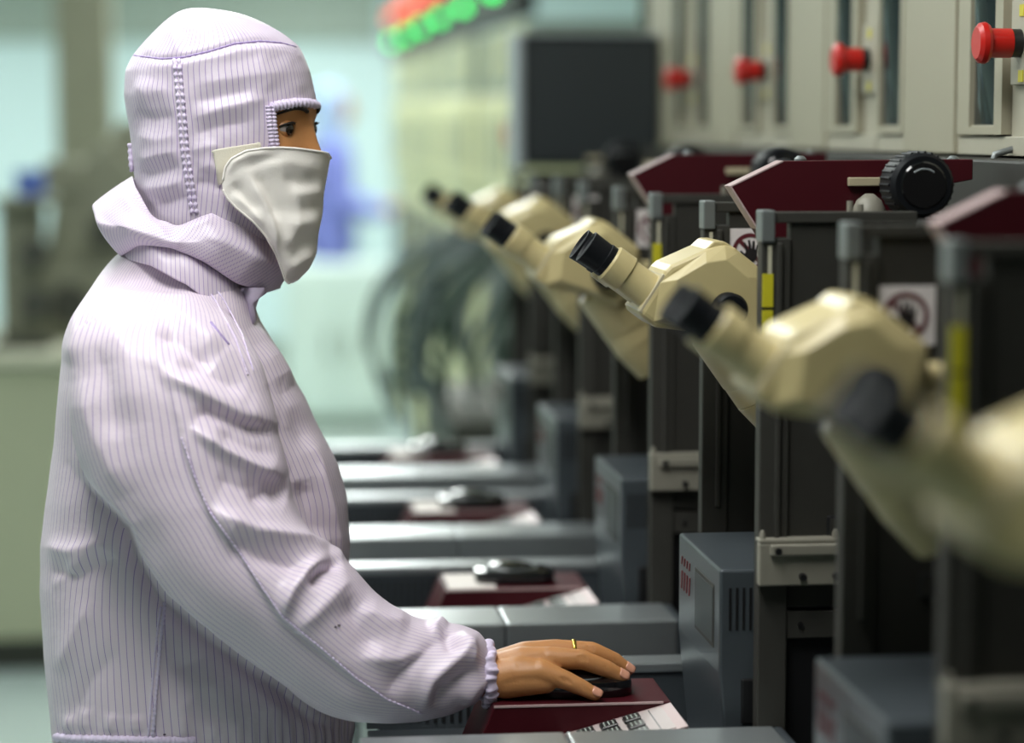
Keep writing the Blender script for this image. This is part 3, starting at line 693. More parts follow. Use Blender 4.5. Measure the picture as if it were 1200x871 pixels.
def normals_of(V, Fc):
    N = np.zeros_like(V)
    q = np.array([f[:4] if len(f) >= 4 else (f[0], f[1], f[2], f[2]) for f in Fc])
    n = np.cross(V[q[:, 2]] - V[q[:, 0]], V[q[:, 3]] - V[q[:, 1]])
    m = np.einsum('ij,ij->i', n, n) < 1e-20
    n[m] = np.cross(V[q[m, 1]] - V[q[m, 0]], V[q[m, 2]] - V[q[m, 0]])
    for c in range(4):
        for k in range(3): N[:, k] += np.bincount(q[:, c], weights=n[:, k], minlength=len(V))
    return N / np.maximum(np.linalg.norm(N, axis=1), 1e-12)[:, None]
def link_mesh(name, V, Fc, mats, parent=None, uv=None, smooth=True, midx=None, origin=(0, 0, 0)):
    me = bpy.data.meshes.new(name); me.from_pydata((np.asarray(V) - np.array(origin)).tolist(), [], [tuple(int(i) for i in f) for f in Fc]); me.update()
    for m in mats: me.materials.append(MATS[m] if isinstance(m, str) else m)
    if smooth: me.polygons.foreach_set('use_smooth', [True]*len(me.polygons))
    if midx is not None: me.polygons.foreach_set('material_index', midx)
    if uv is not None:
        l = me.uv_layers.new(name='grain'); l.data.foreach_set('uv', np.asarray(uv, float).ravel())
    o = bpy.data.objects.new(name, me); COL.objects.link(o)
    if parent is not None: o.parent = parent
    return o
def chain(mb, pts, n=14):
    "closed tapered tube with round ends through [(p, r)]"
    P = [np.array(p, float) for p, r in pts]; R = [r for p, r in pts]
    d0 = P[0]-P[1]; d0 /= np.linalg.norm(d0); d1 = P[-1]-P[-2]; d1 /= np.linalg.norm(d1)
    Q, S = [], []
    for a in (88, 65, 40, 18): Q.append(P[0]+d0*R[0]*math.sin(math.radians(a))); S.append(R[0]*math.cos(math.radians(a)))
    for i in range(len(P)-1):
        for t in np.linspace(0, 1, 6)[:-1]:
            Q.append(P[i]*(1-t)+P[i+1]*t); S.append(R[i]*(1-t)+R[i+1]*t)
    Q.append(P[-1]); S.append(R[-1])
    for a in (18, 40, 65, 88): Q.append(P[-1]+d1*R[-1]*math.sin(math.radians(a))); S.append(R[-1]*math.cos(math.radians(a)))
    mb.tube(Q, S, n)
def fold_field(px, py, folds):
    "height in metres from fold lines given as (points, width_px, amp_mm, skew)"
    H = np.zeros(len(px))
    for pts, w, amp, *rest in folds:
        sk = rest[0] if rest else 0.0
        P = np.array(pts, float)
        # resample as a smooth polyline
        best = np.full(len(px), 1e9); sd = np.zeros(len(px)); tt = np.zeros(len(px))
        L = np.concatenate([[0], np.cumsum(np.linalg.norm(np.diff(P, axis=0), axis=1))]); T = L[-1]
        x0, x1 = P[:, 0].min()-4*w, P[:, 0].max()+4*w; y0, y1 = P[:, 1].min()-4*w, P[:, 1].max()+4*w
        sel = np.where((px > x0) & (px < x1) & (py > y0) & (py < y1))[0]
        if len(sel) == 0: continue
        qx, qy = px[sel], py[sel]
        b = np.full(len(sel), 1e9); s = np.zeros(len(sel)); u = np.zeros(len(sel))
        for i in range(len(P)-1):
            d = P[i+1]-P[i]; l2 = d @ d
            t = np.clip(((qx-P[i, 0])*d[0]+(qy-P[i, 1])*d[1])/l2, 0, 1)
            ex, ey = qx-P[i, 0]-t*d[0], qy-P[i, 1]-t*d[1]
            dist = np.hypot(ex, ey); m = dist < b
            b[m] = dist[m]; s[m] = np.sign(d[0]*ey[m]-d[1]*ex[m]); u[m] = (L[i]+t[m]*np.sqrt(l2))/T
        ww = w*np.where(s > 0, 1+sk, 1-sk)
        end = np.clip(np.sin(np.pi*np.clip(u, 0.0, 1.0))*1.5, 0, 1)
        end = np.maximum(end, 0.12)
        H[sel] += amp*0.001*np.exp(-0.62*(b/ww)**1.35)*end
    return H
def near_weight(V, N, lo=0.05, span=0.35):
    d = V - EYE; d /= np.linalg.norm(d, axis=1)[:, None]
    c = -np.einsum('ij,ij->i', N, d)
    return np.clip((c + lo)/span, 0, 1)
def vnoise(V, s, seed):
    r = np.random.default_rng(seed); out = np.zeros(len(V))
    for _ in range(9):
        k = r.normal(size=3)*s; out += np.sin(V @ k + r.uniform(0, 6.28))
    return out/9

# cloth: lilac-white antistatic weave with fine violet conductive stripes
def cloth(name, base, line, spacing, width, bump=0.15):
    m = bpy.data.materials.new(name); m.use_nodes = True; nt = m.node_tree; b = nt.nodes['Principled BSDF']
    uv = nt.nodes.new('ShaderNodeUVMap'); uv.uv_map = 'grain'
    sp = nt.nodes.new('ShaderNodeSeparateXYZ'); nt.links.new(uv.outputs[0], sp.inputs[0])
    mu = nt.nodes.new('ShaderNodeMath'); mu.operation = 'MULTIPLY'; mu.inputs[1].default_value = 1.0/spacing; nt.links.new(sp.outputs[0], mu.inputs[0])
    fr = nt.nodes.new('ShaderNodeMath'); fr.operation = 'FRACT'; nt.links.new(mu.outputs[0], fr.inputs[0])
    su = nt.nodes.new('ShaderNodeMath'); su.operation = 'SUBTRACT'; su.inputs[1].default_value = 0.5; nt.links.new(fr.outputs[0], su.inputs[0])
    ab = nt.nodes.new('ShaderNodeMath'); ab.operation = 'ABSOLUTE'; nt.links.new(su.outputs[0], ab.inputs[0])
    mr = nt.nodes.new('ShaderNodeMapRange'); mr.interpolation_type = 'SMOOTHSTEP'; mr.inputs[1].default_value = width*0.4; mr.inputs[2].default_value = width*1.1; mr.inputs[3].default_value = 1; mr.inputs[4].default_value = 0
    nt.links.new(ab.outputs[0], mr.inputs[0])
    tc = nt.nodes.new('ShaderNodeTexCoord'); no = nt.nodes.new('ShaderNodeTexNoise'); no.inputs['Scale'].default_value = 14; nt.links.new(tc.outputs['Object'], no.inputs['Vector'])
    m0 = nt.nodes.new('ShaderNodeMix'); m0.data_type = 'RGBA'; m0.inputs['A'].default_value = (*[v*0.97 for v in base], 1); m0.inputs['B'].default_value = (*[min(1, v*1.03) for v in base], 1); nt.links.new(no.outputs['Fac'], m0.inputs['Factor'])
    mx = nt.nodes.new('ShaderNodeMix'); mx.data_type = 'RGBA'; mx.inputs['B'].default_value = (*line, 1)
    nt.links.new(m0.outputs['Result'], mx.inputs['A']); nt.links.new(mr.outputs[0], mx.inputs['Factor']); nt.links.new(mx.outputs['Result'], b.inputs['Base Color'])
    b.inputs['Roughness'].default_value = 0.42; b.inputs['Sheen Weight'].default_value = 0.06; b.inputs['Sheen Roughness'].default_value = 0.4
    n2 = nt.nodes.new('ShaderNodeTexNoise'); n2.inputs['Scale'].default_value = 90; n2.inputs['Detail'].default_value = 3; nt.links.new(tc.outputs['Object'], n2.inputs['Vector'])
    bp = nt.nodes.new('ShaderNodeBump'); bp.inputs['Strength'].default_value = bump; bp.inputs['Distance'].default_value = 0.004
    nt.links.new(n2.outputs['Fac'], bp.inputs['Height']); nt.links.new(bp.outputs['Normal'], b.inputs['Normal'])
    MATS[name] = m; return m
LILAC = (0.76, 0.66, 0.75); LINE = (0.36, 0.25, 0.54)
cloth('striped_cloth', LILAC, LINE, 0.0076, 0.066)
cloth('striped_hood', (0.71, 0.625, 0.725), LINE, 0.0056, 0.085)
mat('lilac_trim', (0.72, 0.63, 0.82), 0.6, 0, 0.12, 60, bump=0.2, bscale=260)
mat('violet_trim', (0.40, 0.31, 0.58), 0.6, 0, 0.12, 60, bump=0.2, bscale=260)
mat('mask_cloth', (0.90, 0.86, 0.81), 0.7, 0, 0.03, 20, bump=0.12, bscale=500)
mat('tab_beige', (0.78, 0.74, 0.62), 0.7, 0, 0.05, 60, bump=0.2, bscale=700)
mat('eye_white', (0.30, 0.26, 0.24), 0.15); mat('iris_dark', (0.012, 0.007, 0.005), 0.08, coat=0.5)
mat('lash_black', (0.010, 0.007, 0.006), 0.6); mat('nail_pink', (0.62, 0.30, 0.20), 0.3); mat('gold', (0.85, 0.58, 0.10), 0.22, 0.9)
mat('shoe_white', (0.7, 0.7, 0.72), 0.5); mat('dirt_mark', (0.08, 0.06, 0.08), 0.8)
mat('skin', (0.47, 0.215, 0.078), 0.45, 0, 0.10, 45, bump=0.10, bscale=420, sss=0.10)

YB = 2.53                       # median plane of the body
def pxr(y, tab, c):             # interpolate the outline table at row y
    return np.interp(y, [r[0] for r in tab], [r[c] for r in tab])
def jag(V0, lo, hi):            # helper for stitched ruffles
    return lo + (hi-lo)*V0

# ---- jacket: torso and both sleeves grown together, then smoothed and folded
TOR = [(288, 150, 280, 0.070), (300, 134, 288, 0.080), (320, 118, 292, 0.080), (345, 101, 296, 0.115), (372, 84, 302, 0.141), (395, 75, 313, 0.149), (420, 73, 328, 0.154), (440, 71, 339, 0.156), (466, 68, 357, 0.156), (517, 63, 381, 0.154),
       (547, 59, 396, 0.154), (581, 55, 406, 0.152), (640, 48, 409, 0.151), (687, 47, 408, 0.151), (730, 50, 409, 0.152), (790, 55, 412, 0.154), (845, 61, 415, 0.153), (858, 63, 414, 0.149), (868, 66, 410, 0.146), (900, 62, 414, 0.154), (925, 66, 412, 0.149)]
def super_ring(n, p): 
    a = np.linspace(0, 2*PI, n, endpoint=False); c, s = np.cos(a), np.sin(a)
    return np.sign(c)*np.abs(c)**(2/p), np.sign(s)*np.abs(s)**(2/p)
jk = MB()
def add_loft(mb, rings):
    n = len(rings[0]); vs = [p for r in rings for p in r]; m = len(rings); fs = []
    for i in range(m-1):
        for k in range(n): fs.append((i*n+k, i*n+(k+1) % n, (i+1)*n+(k+1) % n, (i+1)*n+k))
    fs.append(tuple(range(n-1, -1, -1))); fs.append(tuple((m-1)*n+k for k in range(n)))
    mb.add(vs, fs)
cr, sr = super_ring(72, 2.35)
rings = []; TC = []
for y in np.linspace(288, 925, 70):
    L, R, hb = (pxr(y, TOR, c) for c in (1, 2, 3))
    a, b = at(L, y, YB), at(R, y, YB); cx0, hx, z = (a[0]+b[0])/2, (b[0]-a[0])/2, (a[2]+b[2])/2
    TC.append((z, cx0, hx, hb)); rings.append([(cx0 + hx*c, YB + hb*s, z) for c, s in zip(cr, sr)])
add_loft(jk, rings)
TC = np.array(TC[::-1])
SLV = [((122,336),(232,346), 0.030, 2.432), ((100,354),(268,366), 0.050, 2.408), ((80,388),(294,402), 0.069, 2.386), ((80,450),(316,455), 0.077, 2.372), ((86,520),(330,520), 0.079, 2.362), ((108,572),(342,568), 0.078, 2.354), ((146,612),(352,600), 0.078, 2.348),
       ((176,668),(362,622), 0.077, 2.342), ((214,712),(384,638), 0.075, 2.338), ((268,752),(404,652), 0.072, 2.336), ((322,794),(436,692), 0.067, 2.336), ((375,836),(474,722), 0.063, 2.338), ((425,846),(506,731), 0.060, 2.341), ((480,846),(542,734), 0.055, 2.344),
       ((526,836),(560,740), 0.047, 2.346), ((548,826),(570,750), 0.036, 2.347), ((560,818),(574,762), 0.027, 2.348)]
def slv_interp(m=60):
    t = np.linspace(0, len(SLV)-1, m); k = np.arange(len(SLV))
    A = np.array([(*s[0], *s[1], s[2], s[3]) for s in SLV])
    return np.stack([np.interp(t, k, A[:, j]) for j in range(6)], 1)
SI = slv_interp(64)
for _ in range(2): SI[1:-1] = (SI[:-2] + 2*SI[1:-1] + SI[2:])/4
def sleeve_rings(mirror=False):
    out = []; c2, s2 = super_ring(56, 2.2)
    for (ax, ay, bx, by, ty, yc) in SI:
        a, b = at(ax, ay, yc), at(bx, by, yc); m = (a+b)/2; h = (b-a)/2
        ring = [m + h*c + np.array([0, ty*s, 0]) for c, s in zip(c2, s2)]
        if mirror: ring = [np.array([p[0], 2*YB - p[1], p[2]]) for p in ring][::-1]
        out.append([tuple(p) for p in ring])
    return out
add_loft(jk, [r[::-1] for r in sleeve_rings()])
# far sleeve hangs down beside the body
far = []
c2, s2 = super_ring(48, 2.2)
FARS = [((-0.06, 2.64, 1.30), 0.050, 0.05), ((-0.055, 2.68, 1.27), 0.072, 0.065), ((-0.045, 2.72, 1.20), 0.078, 0.07), ((-0.05, 2.735, 1.08), 0.074, 0.066), ((-0.035, 2.74, 0.99), 0.070, 0.062), ((0.0, 2.735, 0.91), 0.060, 0.055), ((0.03, 2.73, 0.85), 0.045, 0.045), ((0.05, 2.728, 0.82), 0.030, 0.030)]
for (c, a, b) in FARS: far.append([(c[0] + a*x, c[1] + b*s, c[2] + 0.25*a*x) for x, s in zip(c2, s2)])
add_loft(jk, [r[::-1] for r in far])
JV, JF = remesh(jk, 0.0030, 16, 0.55); JV0 = JV.copy()
# fold lines read off the cloth (photo rows and columns of the near side)
SEAM = [(175,390),(183,423),(200,457),(213,513),(228,558),(245,598),(270,632),(306,686),(332,723),(380,762),(417,794),(453,819),(495,836)]
FOLDS = [
    (SEAM, 10, 3.4, -0.85),
    ([(190,355),(222,380),(262,412)], 9, 4.5, -0.4), ([(180,392),(204,394),(230,414),(254,432)], 8, -6.0),
    ([(186,436),(228,459),(281,488),(330,500)], 9, 6.5, -0.55), ([(205,425),(240,437),(290,460)], 10, -4.0), ([(222,492),(246,482),(300,503),(322,510)], 8, -6.0),
    ([(220,500),(260,529),(298,549),(340,565)], 9, 7.0, -0.6), ([(250,505),(290,525),(325,538)], 8, -4.5), ([(290,590),(318,574),(340,583)], 9, -6.5), ([(250,560),(285,572),(312,566)], 9, -3.0),
    ([(242,597),(298,622),(349,633),(390,642)], 10, 8.0, -0.0), ([(262,632),(300,652),(340,664),(368,668)], 10, -5.5),
    ([(330,724),(340,692),(360,668),(392,652)], 6, 7.5), ([(362,690),(378,668),(402,657)], 6, -8.0), ([(345,738),(372,716),(400,688),(414,678)], 8, 4.5),
    ([(402,700),(424,732),(440,768)], 11, -5.0), ([(420,712),(452,728),(482,732)], 9, 4.0), ([(420,770),(470,774),(515,756)], 7, 4.5), ([(452,816),(472,786),(522,744)], 7, -5.5),
    ([(494,836),(505,797),(540,768),(560,742)], 6, 6.0), ([(508,832),(516,812),(560,782)], 6, -6.0), ([(540,826),(556,806),(572,790)], 6, 4.5), ([(505,742),(516,731),(524,737)], 5, 5.0), ([(522,738),(531,768)], 5, -5.0), ([(536,742),(552,762),(553,782)], 5, 4.0),
    ([(95,440),(105,490),(150,585)], 12, 4.0), ([(110,400),(125,450),(140,520)], 12, -3.0), ([(80,430),(95,380),(120,350)], 9, 3.0),
    ([(118,352),(150,420),(160,500)], 14, 3.0),
    # underside of the sleeve against the flank
    ([(80,545),(116,590),(146,622),(156,655),(186,706),(240,750),(290,786),(330,814),(366,846),(400,858)], 5, -7.0), ([(92,540),(124,578),(158,612),(172,648),(202,692),(256,738),(300,772),(340,800),(380,832)], 5, 3.5),
    # flank and chest
    ([(353,500),(374,542),(388,593),(401,668)], 6, 3.5, -0.3), ([(322,440),(345,486),(368,530)], 9, -4.0), ([(300,400),(330,450),(352,500)], 9, 3.5), ([(352,560),(366,610),(378,640)], 9, -4.0), ([(296,378),(318,414),(344,456)], 5, 3.5),
    ([(52,640),(84,646),(128,634)], 7, 4.0), ([(55,668),(90,676),(140,652)], 8, -4.5), ([(60,690),(90,664),(110,640)], 6, 3.0), ([(78,560),(84,620),(96,700)], 12, 2.0),
    ([(66,792),(90,740),(110,700)], 10, 3.0), ([(80,850),(104,800),(140,760)], 10, -2.5), ([(196,846),(232,810),(270,790)], 13, 4.0), ([(200,790),(240,770),(262,764)], 10, -3.0), ([(260,860),(300,832),(340,824)], 12, 3.5), ([(193,703),(187,765),(179,868)], 4, 3.0),
    ([(100,858),(98,830)], 5, 2.5), ([(130,860),(132,836)], 5, 2.5), ([(160,860),(158,838)], 5, 2.5), ([(215,866),(214,838)], 6, 2.5), ([(255,866),(250,842)], 6, 2.5), ([(80,858),(82,838)], 4, 2.5),
]
JN = normals_of(JV, JF); px, py = proj(JV); w = near_weight(JV, JN, 0.40, 0.55)
# torso folds only touch the torso, sleeve folds only the near sleeve
JV = JV + JN*(fold_field(px, py, FOLDS)*w*1.6)[:, None]
JV = JV + JN*(0.0011*vnoise(JV, 38, 3) + 0.0006*vnoise(JV, 90, 4))[:, None]
# gathered hem
zh = at(60, 862, YB)[2]; ring_ang = np.arctan2(JV[:, 1]-YB, JV[:, 0]+0.03)
JV = JV + JN*(np.exp(-0.5*((JV[:, 2]-zh)/0.022)**2)*0.0016*np.sin(ring_ang*70))[:, None]
JV = laplace(JV, JF, 1, 0.35)
# stripe direction
Fq = [f for f in JF]
cen = np.array([JV0[list(f)].mean(0) for f in Fq])
SM = np.array([((at(s[0], s[1], s[5]) + at(s[2], s[3], s[5]))/2) for s in SI]); SH = np.array([(at(s[2], s[3], s[5]) - at(s[0], s[1], s[5]))/2 for s in SI])
def sleeve_coord(P):
    # continuous station along the sleeve: the section whose cut line passes through the point
    n = len(SM); hn = SH/np.linalg.norm(SH, axis=1)[:, None]; tn = np.stack([-hn[:, 2], 0*hn[:, 0], hn[:, 0]], 1)
    d2 = ((P[:, None, 0]-SM[None, :, 0])**2 + (P[:, None, 2]-SM[None, :, 2])**2); k = d2.argmin(1)
    k0 = np.clip(k-1, 0, n-2)
    best = np.full(len(P), 1e9); kk = k.astype(float)
    for off in (-2, -1, 0, 1):
        a = np.clip(k+off, 0, n-2); b = a+1
        da = np.einsum('ij,ij->i', P-SM[a], tn[a]); db = np.einsum('ij,ij->i', P-SM[b], tn[b])
        t = np.where(np.abs(da-db) > 1e-9, da/(da-db + 1e-12), 0.5); tc_ = np.clip(t, 0, 1)
        e = np.abs(t-tc_)*1.0 + 1e-3*np.abs(a+tc_-k)
        mk = e < best; best[mk] = e[mk]; kk[mk] = (a+tc_)[mk]
    ii = np.arange(n); m = np.stack([np.interp(kk, ii, SM[:, q]) for q in range(3)], 1); h = np.stack([np.interp(kk, ii, SH[:, q]) for q in range(3)], 1); hl = np.hypot(h[:, 0], h[:, 2])
    c = ((P[:, 0]-m[:, 0])*h[:, 0] + (P[:, 2]-m[:, 2])*h[:, 2])/hl**2
    s = (P[:, 1]-m[:, 1])/np.interp(kk, ii, SI[:, 4])
    return k, c, s, hl
pxc, pyc = proj(cen)
k, c, s, hl = sleeve_coord(cen)
upper = np.interp(pyc, [300, 345, 372, 450, 560, 640], [255, 278, 298, 318, 343, 360])
is_s = (np.abs(c)**2.2 + np.clip(s, 0, 9)**2.2 < 1.22) & (np.abs(c) < 1.06) & (s < 1.1) & (cen[:, 1] < YB - 0.06) & (s > -1.6) & ((k > 14) | (pxc < upper))
is_far = (cen[:, 1] > YB + 0.15) & (cen[:, 1] - YB > 0.13 + 0.02)
def uv_sleeve(P):
    k, c, s, hl = sleeve_coord(P)
    ang = np.arctan2(c*1.0, -s)                      # 0 on the camera side
    q = laplace(np.stack([np.cos(ang), np.sin(ang), 0*ang], 1), JF, 14, 0.5)
    return np.arctan2(q[:, 1], q[:, 0])*0.104
def uv_torso(P):
    cx0 = np.interp(P[:, 2], TC[:, 0], TC[:, 1]); hx = np.interp(P[:, 2], TC[:, 0], TC[:, 2]); hb = np.interp(P[:, 2], TC[:, 0], TC[:, 3])
    ang = np.arctan2((P[:, 0]-cx0)/hx, -(P[:, 1]-YB)/hb)
    return ang*0.155
us, ut = uv_sleeve(JV0), uv_torso(JV0)
kst = sleeve_coord(JV0)[0]; wb_ = np.clip((kst-4)/16, 0, 1); wb_ = wb_*wb_*(3-2*wb_); wb_ = laplace(np.stack([wb_]*3, 1), JF, 12)[:, 0]
us = us*wb_ + (ut*1.25)*(1-wb_)
uv = []
for fi, f in enumerate(Fq):
    src = us if is_s[fi] else ut
    v = [src[i] for i in f]
    per = 2*PI*(0.104 if is_s[fi] else 0.155); mx = max(v)
    v = [q + per if mx - q > per/2 else q for q in v]
    uv += [(q, JV[i][2]) for q, i in zip(v, f)]
JUV = uv

# ---- skin: body, head with face, hands, in one mesh
skin_v, skin_f = [], []
def add_skin(V, Fc):
    o = len(skin_v); skin_v.extend(np.asarray(V).tolist()); skin_f.extend([tuple(i+o for i in f) for f in Fc])
body = MB()
hx0 = -0.04
chain(body, [((hx0, YB, 1.30), 0.050), ((hx0, YB, 1.38), 0.048), ((-0.012, YB, 1.45), 0.055)], 20)
chain(body, [((hx0-0.02, YB-0.10, 1.27), 0.055), ((hx0-0.02, YB+0.10, 1.27), 0.055)], 20)
for s_ in (-1, 1):
    chain(body, [((hx0-0.01, YB+s_*0.06, 1.22), 0.085), ((hx0, YB+s_*0.055, 1.05), 0.075), ((hx0-0.005, YB+s_*0.065, 0.90), 0.085), ((hx0-0.01, YB+s_*0.08, 0.80), 0.082), ((hx0-0.005, YB+s_*0.085, 0.47), 0.050), ((hx0-0.02, YB+s_*0.085, 0.30), 0.048), ((hx0-0.03, YB+s_*0.085, 0.08), 0.033)], 24)
    chain(body, [((hx0-0.03, YB+s_*0.085, 0.04), 0.030), ((hx0+0.10, YB+s_*0.095, 0.030), 0.028)], 16)
E3 = at(275, 680, 2.345); W3 = at(560, 792, 2.350)
chain(body, [((hx0-0.02, 2.405, 1.27), 0.050), (tuple(E3), 0.030), (tuple(W3), 0.021)], 20)
chain(body, [((hx0-0.02, 2.66, 1.27), 0.050), ((-0.05, 2.73, 1.05), 0.038), ((0.03, 2.73, 0.86), 0.026), ((0.05, 2.728, 0.82), 0.023)], 20)
V, Fc = remesh(body, 0.006, 6); add_skin(V, Fc)

# head: forward direction turned 24 degrees towards the camera
YAW = math.radians(24); HC = np.array([-0.0115, YB, 1.50])
FX = np.array([math.cos(YAW), -math.sin(YAW), 0]); LT = np.array([-math.sin(YAW), -math.cos(YAW), 0]); UZ = np.array([0, 0, 1.0])
def face_depth(l, h):
    "forward distance of the face surface at lateral l, height h (metres from eye level)"
    base = 0.094*np.sqrt(np.clip(1 - (l/0.085)**2*0.85 - np.clip(np.abs(l)/0.066, 0, 2)**4*0.42 - ((h-0.005)/0.135)**2, 0.02, 1))
    nz = np.interp(h, [-0.062, -0.054, -0.044, -0.030, -0.012, 0.002, 0.014, 0.03], [0.0, 0.010, 0.0195, 0.0160, 0.0072, 0.0022, 0.0010, 0.0])
    sg = np.interp(h, [-0.055, -0.04, -0.012, 0.01], [0.014, 0.012, 0.0085, 0.0085])
    base = base + nz*np.exp(-0.5*(l/sg)**2)
    e = np.exp(-0.5*((np.abs(l)-0.0305)/0.0135)**2 - 0.5*((h+0.001)/0.0105)**2); base = base - 0.0048*e
    base = base + 0.0035*np.exp(-0.5*((np.abs(l)-0.028)/0.02)**2 - 0.5*((h-0.021)/0.007)**2)
    base = base + 0.0045*np.exp(-0.5*((np.abs(l)-0.042)/0.016)**2 - 0.5*((h+0.034)/0.016)**2)
    base = base + 0.006*np.exp(-0.5*(l/0.022)**2)*np.exp(-0.5*((h+0.076)/0.008)**2) - 0.003*np.exp(-0.5*(l/0.02)**2)*np.exp(-0.5*((h+0.0765)/0.0018)**2)
    base = base + 0.008*np.exp(-0.5*(l/0.02)**2)*np.exp(-0.5*((h+0.108)/0.012)**2)
    return base
nl, nh = 120, 150
ls = np.linspace(-0.064, 0.064, nl); hs = np.linspace(-0.122, 0.050, nh)
LL, HH = np.meshgrid(ls, hs, indexing='ij')
DD = face_depth(LL, HH)
fv = HC + DD[..., None]*FX + LL[..., None]*LT + HH[..., None]*UZ
idx = np.arange(nl*nh).reshape(nl, nh)
ff = [(idx[i, j], idx[i, j+1], idx[i+1, j+1], idx[i+1, j]) for i in range(nl-1) for j in range(nh-1)]
add_skin(fv.reshape(-1, 3), ff)
# skull behind the face and ears
sk = MB(); sk.ball(tuple(HC + np.array([-0.012, 0, 0.006])), 0.084, 0.071, 0.100, 32, 24)
chain(sk, [(tuple(HC + np.array([0.0, 0, -0.05])), 0.055), (tuple(HC + FX*0.045 + UZ*(-0.095)), 0.030)], 16)
for s_ in (-1, 1): sk.ball(tuple(HC + LT*s_*0.074 + UZ*(-0.015)), 0.016, 0.006, 0.028, 14, 10)
V, Fc = remesh(sk, 0.004, 4); add_skin(V, Fc)

# hand on the mouse: pinky nearest the camera, then ring, middle, index; thumb on the far side
A_ = lambda x, y, Y: tuple(at(x, y, Y))
FING = {
    'pinky':  [(A_(632,787,2.322), 0.0125), (A_(662,797,2.316), 0.0096), (A_(683,806.5,2.313), 0.0082), (A_(697,814,2.312), 0.0068)],
    'ring':   [(A_(642,772,2.338), 0.0125), (A_(682,773,2.334), 0.0101), (A_(711,784,2.334), 0.0087), (A_(728,793,2.335), 0.0073)],
    'middle': [(A_(650,763,2.358), 0.0120), (A_(694,763,2.357), 0.0094), (A_(720,774,2.357), 0.0082), (A_(735,785,2.357), 0.0070)],
    'index':  [(A_(646,765,2.380), 0.0118), (A_(688,766,2.381), 0.0092), (A_(713,776,2.380), 0.0080), (A_(729,787,2.379), 0.0068)],
    'thumb':  [(A_(606,782,2.384), 0.0140), (A_(634,790,2.398), 0.0115), (A_(660,799,2.402), 0.0098), (A_(678,805,2.400), 0.0080)],
}
hd = MB()
for nme, ch in FING.items(): chain(hd, ch, 16)
WR = A_(574,791,2.350)
for y_, wz, tgt in ((2.334, 796, 'pinky'), (2.344, 790, 'ring'), (2.356, 787, 'middle'), (2.366, 788, 'index')):
    p0 = A_(578, wz, y_); p1 = FING[tgt][0][0]
    mid = tuple((np.array(p0)*0.45 + np.array(p1)*0.55) + np.array([0, 0, 0.002]))
    chain(hd, [(p0, 0.0195), (mid, 0.0175 if tgt != 'pinky' else 0.0165), (p1, 0.0120)], 18)
chain(hd, [(A_(556,793,2.338), 0.0205), (A_(584,791,2.342), 0.0205)], 18)
chain(hd, [(A_(556,791,2.360), 0.0205), (A_(584,790,2.358), 0.0205)], 18)
chain(hd, [(A_(592,800,2.330), 0.0165), (A_(612,799,2.325), 0.0150), (A_(640,800,2.321), 0.0110)], 16)          # heel of the hand, little-finger side
chain(hd, [(A_(590,796,2.370), 0.0165), (A_(610,788,2.382), 0.0140)], 16)          # ball of the thumb
HV, HF = remesh(hd, 0.0013, 7, 0.5)
HN = normals_of(HV, HF); hx, hy = proj(HV); hw = near_weight(HV, HN)
HF_ = [([(656,793),(664,801)], 1.1, -0.55), ([(660,792),(668,802)], 1.1, -0.55), ([(664,794),(671,803)], 1.1, -0.45), ([(681,801),(687,811)], 1.0, -0.4),
       ([(677,768),(681,776)], 1.1, -0.55), ([(681,767),(685,776)], 1.1, -0.6), ([(685,768),(689,777)], 1.1, -0.5), ([(709,779),(713,788)], 1.0, -0.4),
       ([(688,756),(692,762)], 1.1, -0.5), ([(693,757),(696,764)], 1.1, -0.5), ([(718,770),(722,777)], 1.0, -0.35),
       ([(596,772),(640,764)], 4, 0.35), ([(600,782),(636,775)], 5, -0.5), ([(600,792),(630,788)], 5, 0.3)]
HV = HV + HN*(fold_field(hx, hy, HF_)*hw*1.8)[:, None]
add_skin(HV, HF)
# far hand: the same hand mirrored, hanging below the far sleeve
M3 = HV - np.array(WR); M3 = np.stack([M3[:, 2]*0.9 + 0.0, -M3[:, 1], -M3[:, 0]], 1) + np.array([0.052, 2.728, 0.825])
add_skin(M3, [tuple(f) for f in HF])
person = link_mesh('person', skin_v, skin_f, ['skin'])
tag(person, 'worker in lilac striped hooded cleanroom suit and white mask, hand on mouse', 'person')

# ---- garment objects
jacket = link_mesh('jacket', JV, Fq, ['striped_cloth'], person, uv=JUV)
jacket['label'] = 'lilac-white jacket with fine violet stripes'
class Surf:
    def __init__(s, V, Fc):
        s.V = V; s.N = normals_of(V, Fc); s.px, s.py = proj(V); d = V - EYE; s.ok = np.einsum('ij,ij->i', s.N, d) < 0
    def at(s, x, y, off=0.0):
        "point on the camera-side surface under the photo position, lifted by off"
        d2 = (s.px-x)**2 + (s.py-y)**2; d2 = np.where(s.ok, d2, 1e12)
        i = np.argpartition(d2, 12)[:12]; near = s.V[i, 1]
        # keep the front layer only
        keep = i[near < near.min() + 0.02]; wt = 1/(d2[keep] + 0.3)
        Y = (s.V[keep, 1]*wt).sum()/wt.sum(); n = (s.N[keep]*wt[:, None]).sum(0); n /= np.linalg.norm(n)
        return at(x, y, Y) + n*off
def resample(pts, step):
    P = np.array(pts, float); L = np.concatenate([[0], np.cumsum(np.linalg.norm(np.diff(P, axis=0), axis=1))])
    t = np.arange(0, L[-1], step); return np.stack([np.interp(t, L, P[:, 0]), np.interp(t, L, P[:, 1])], 1)
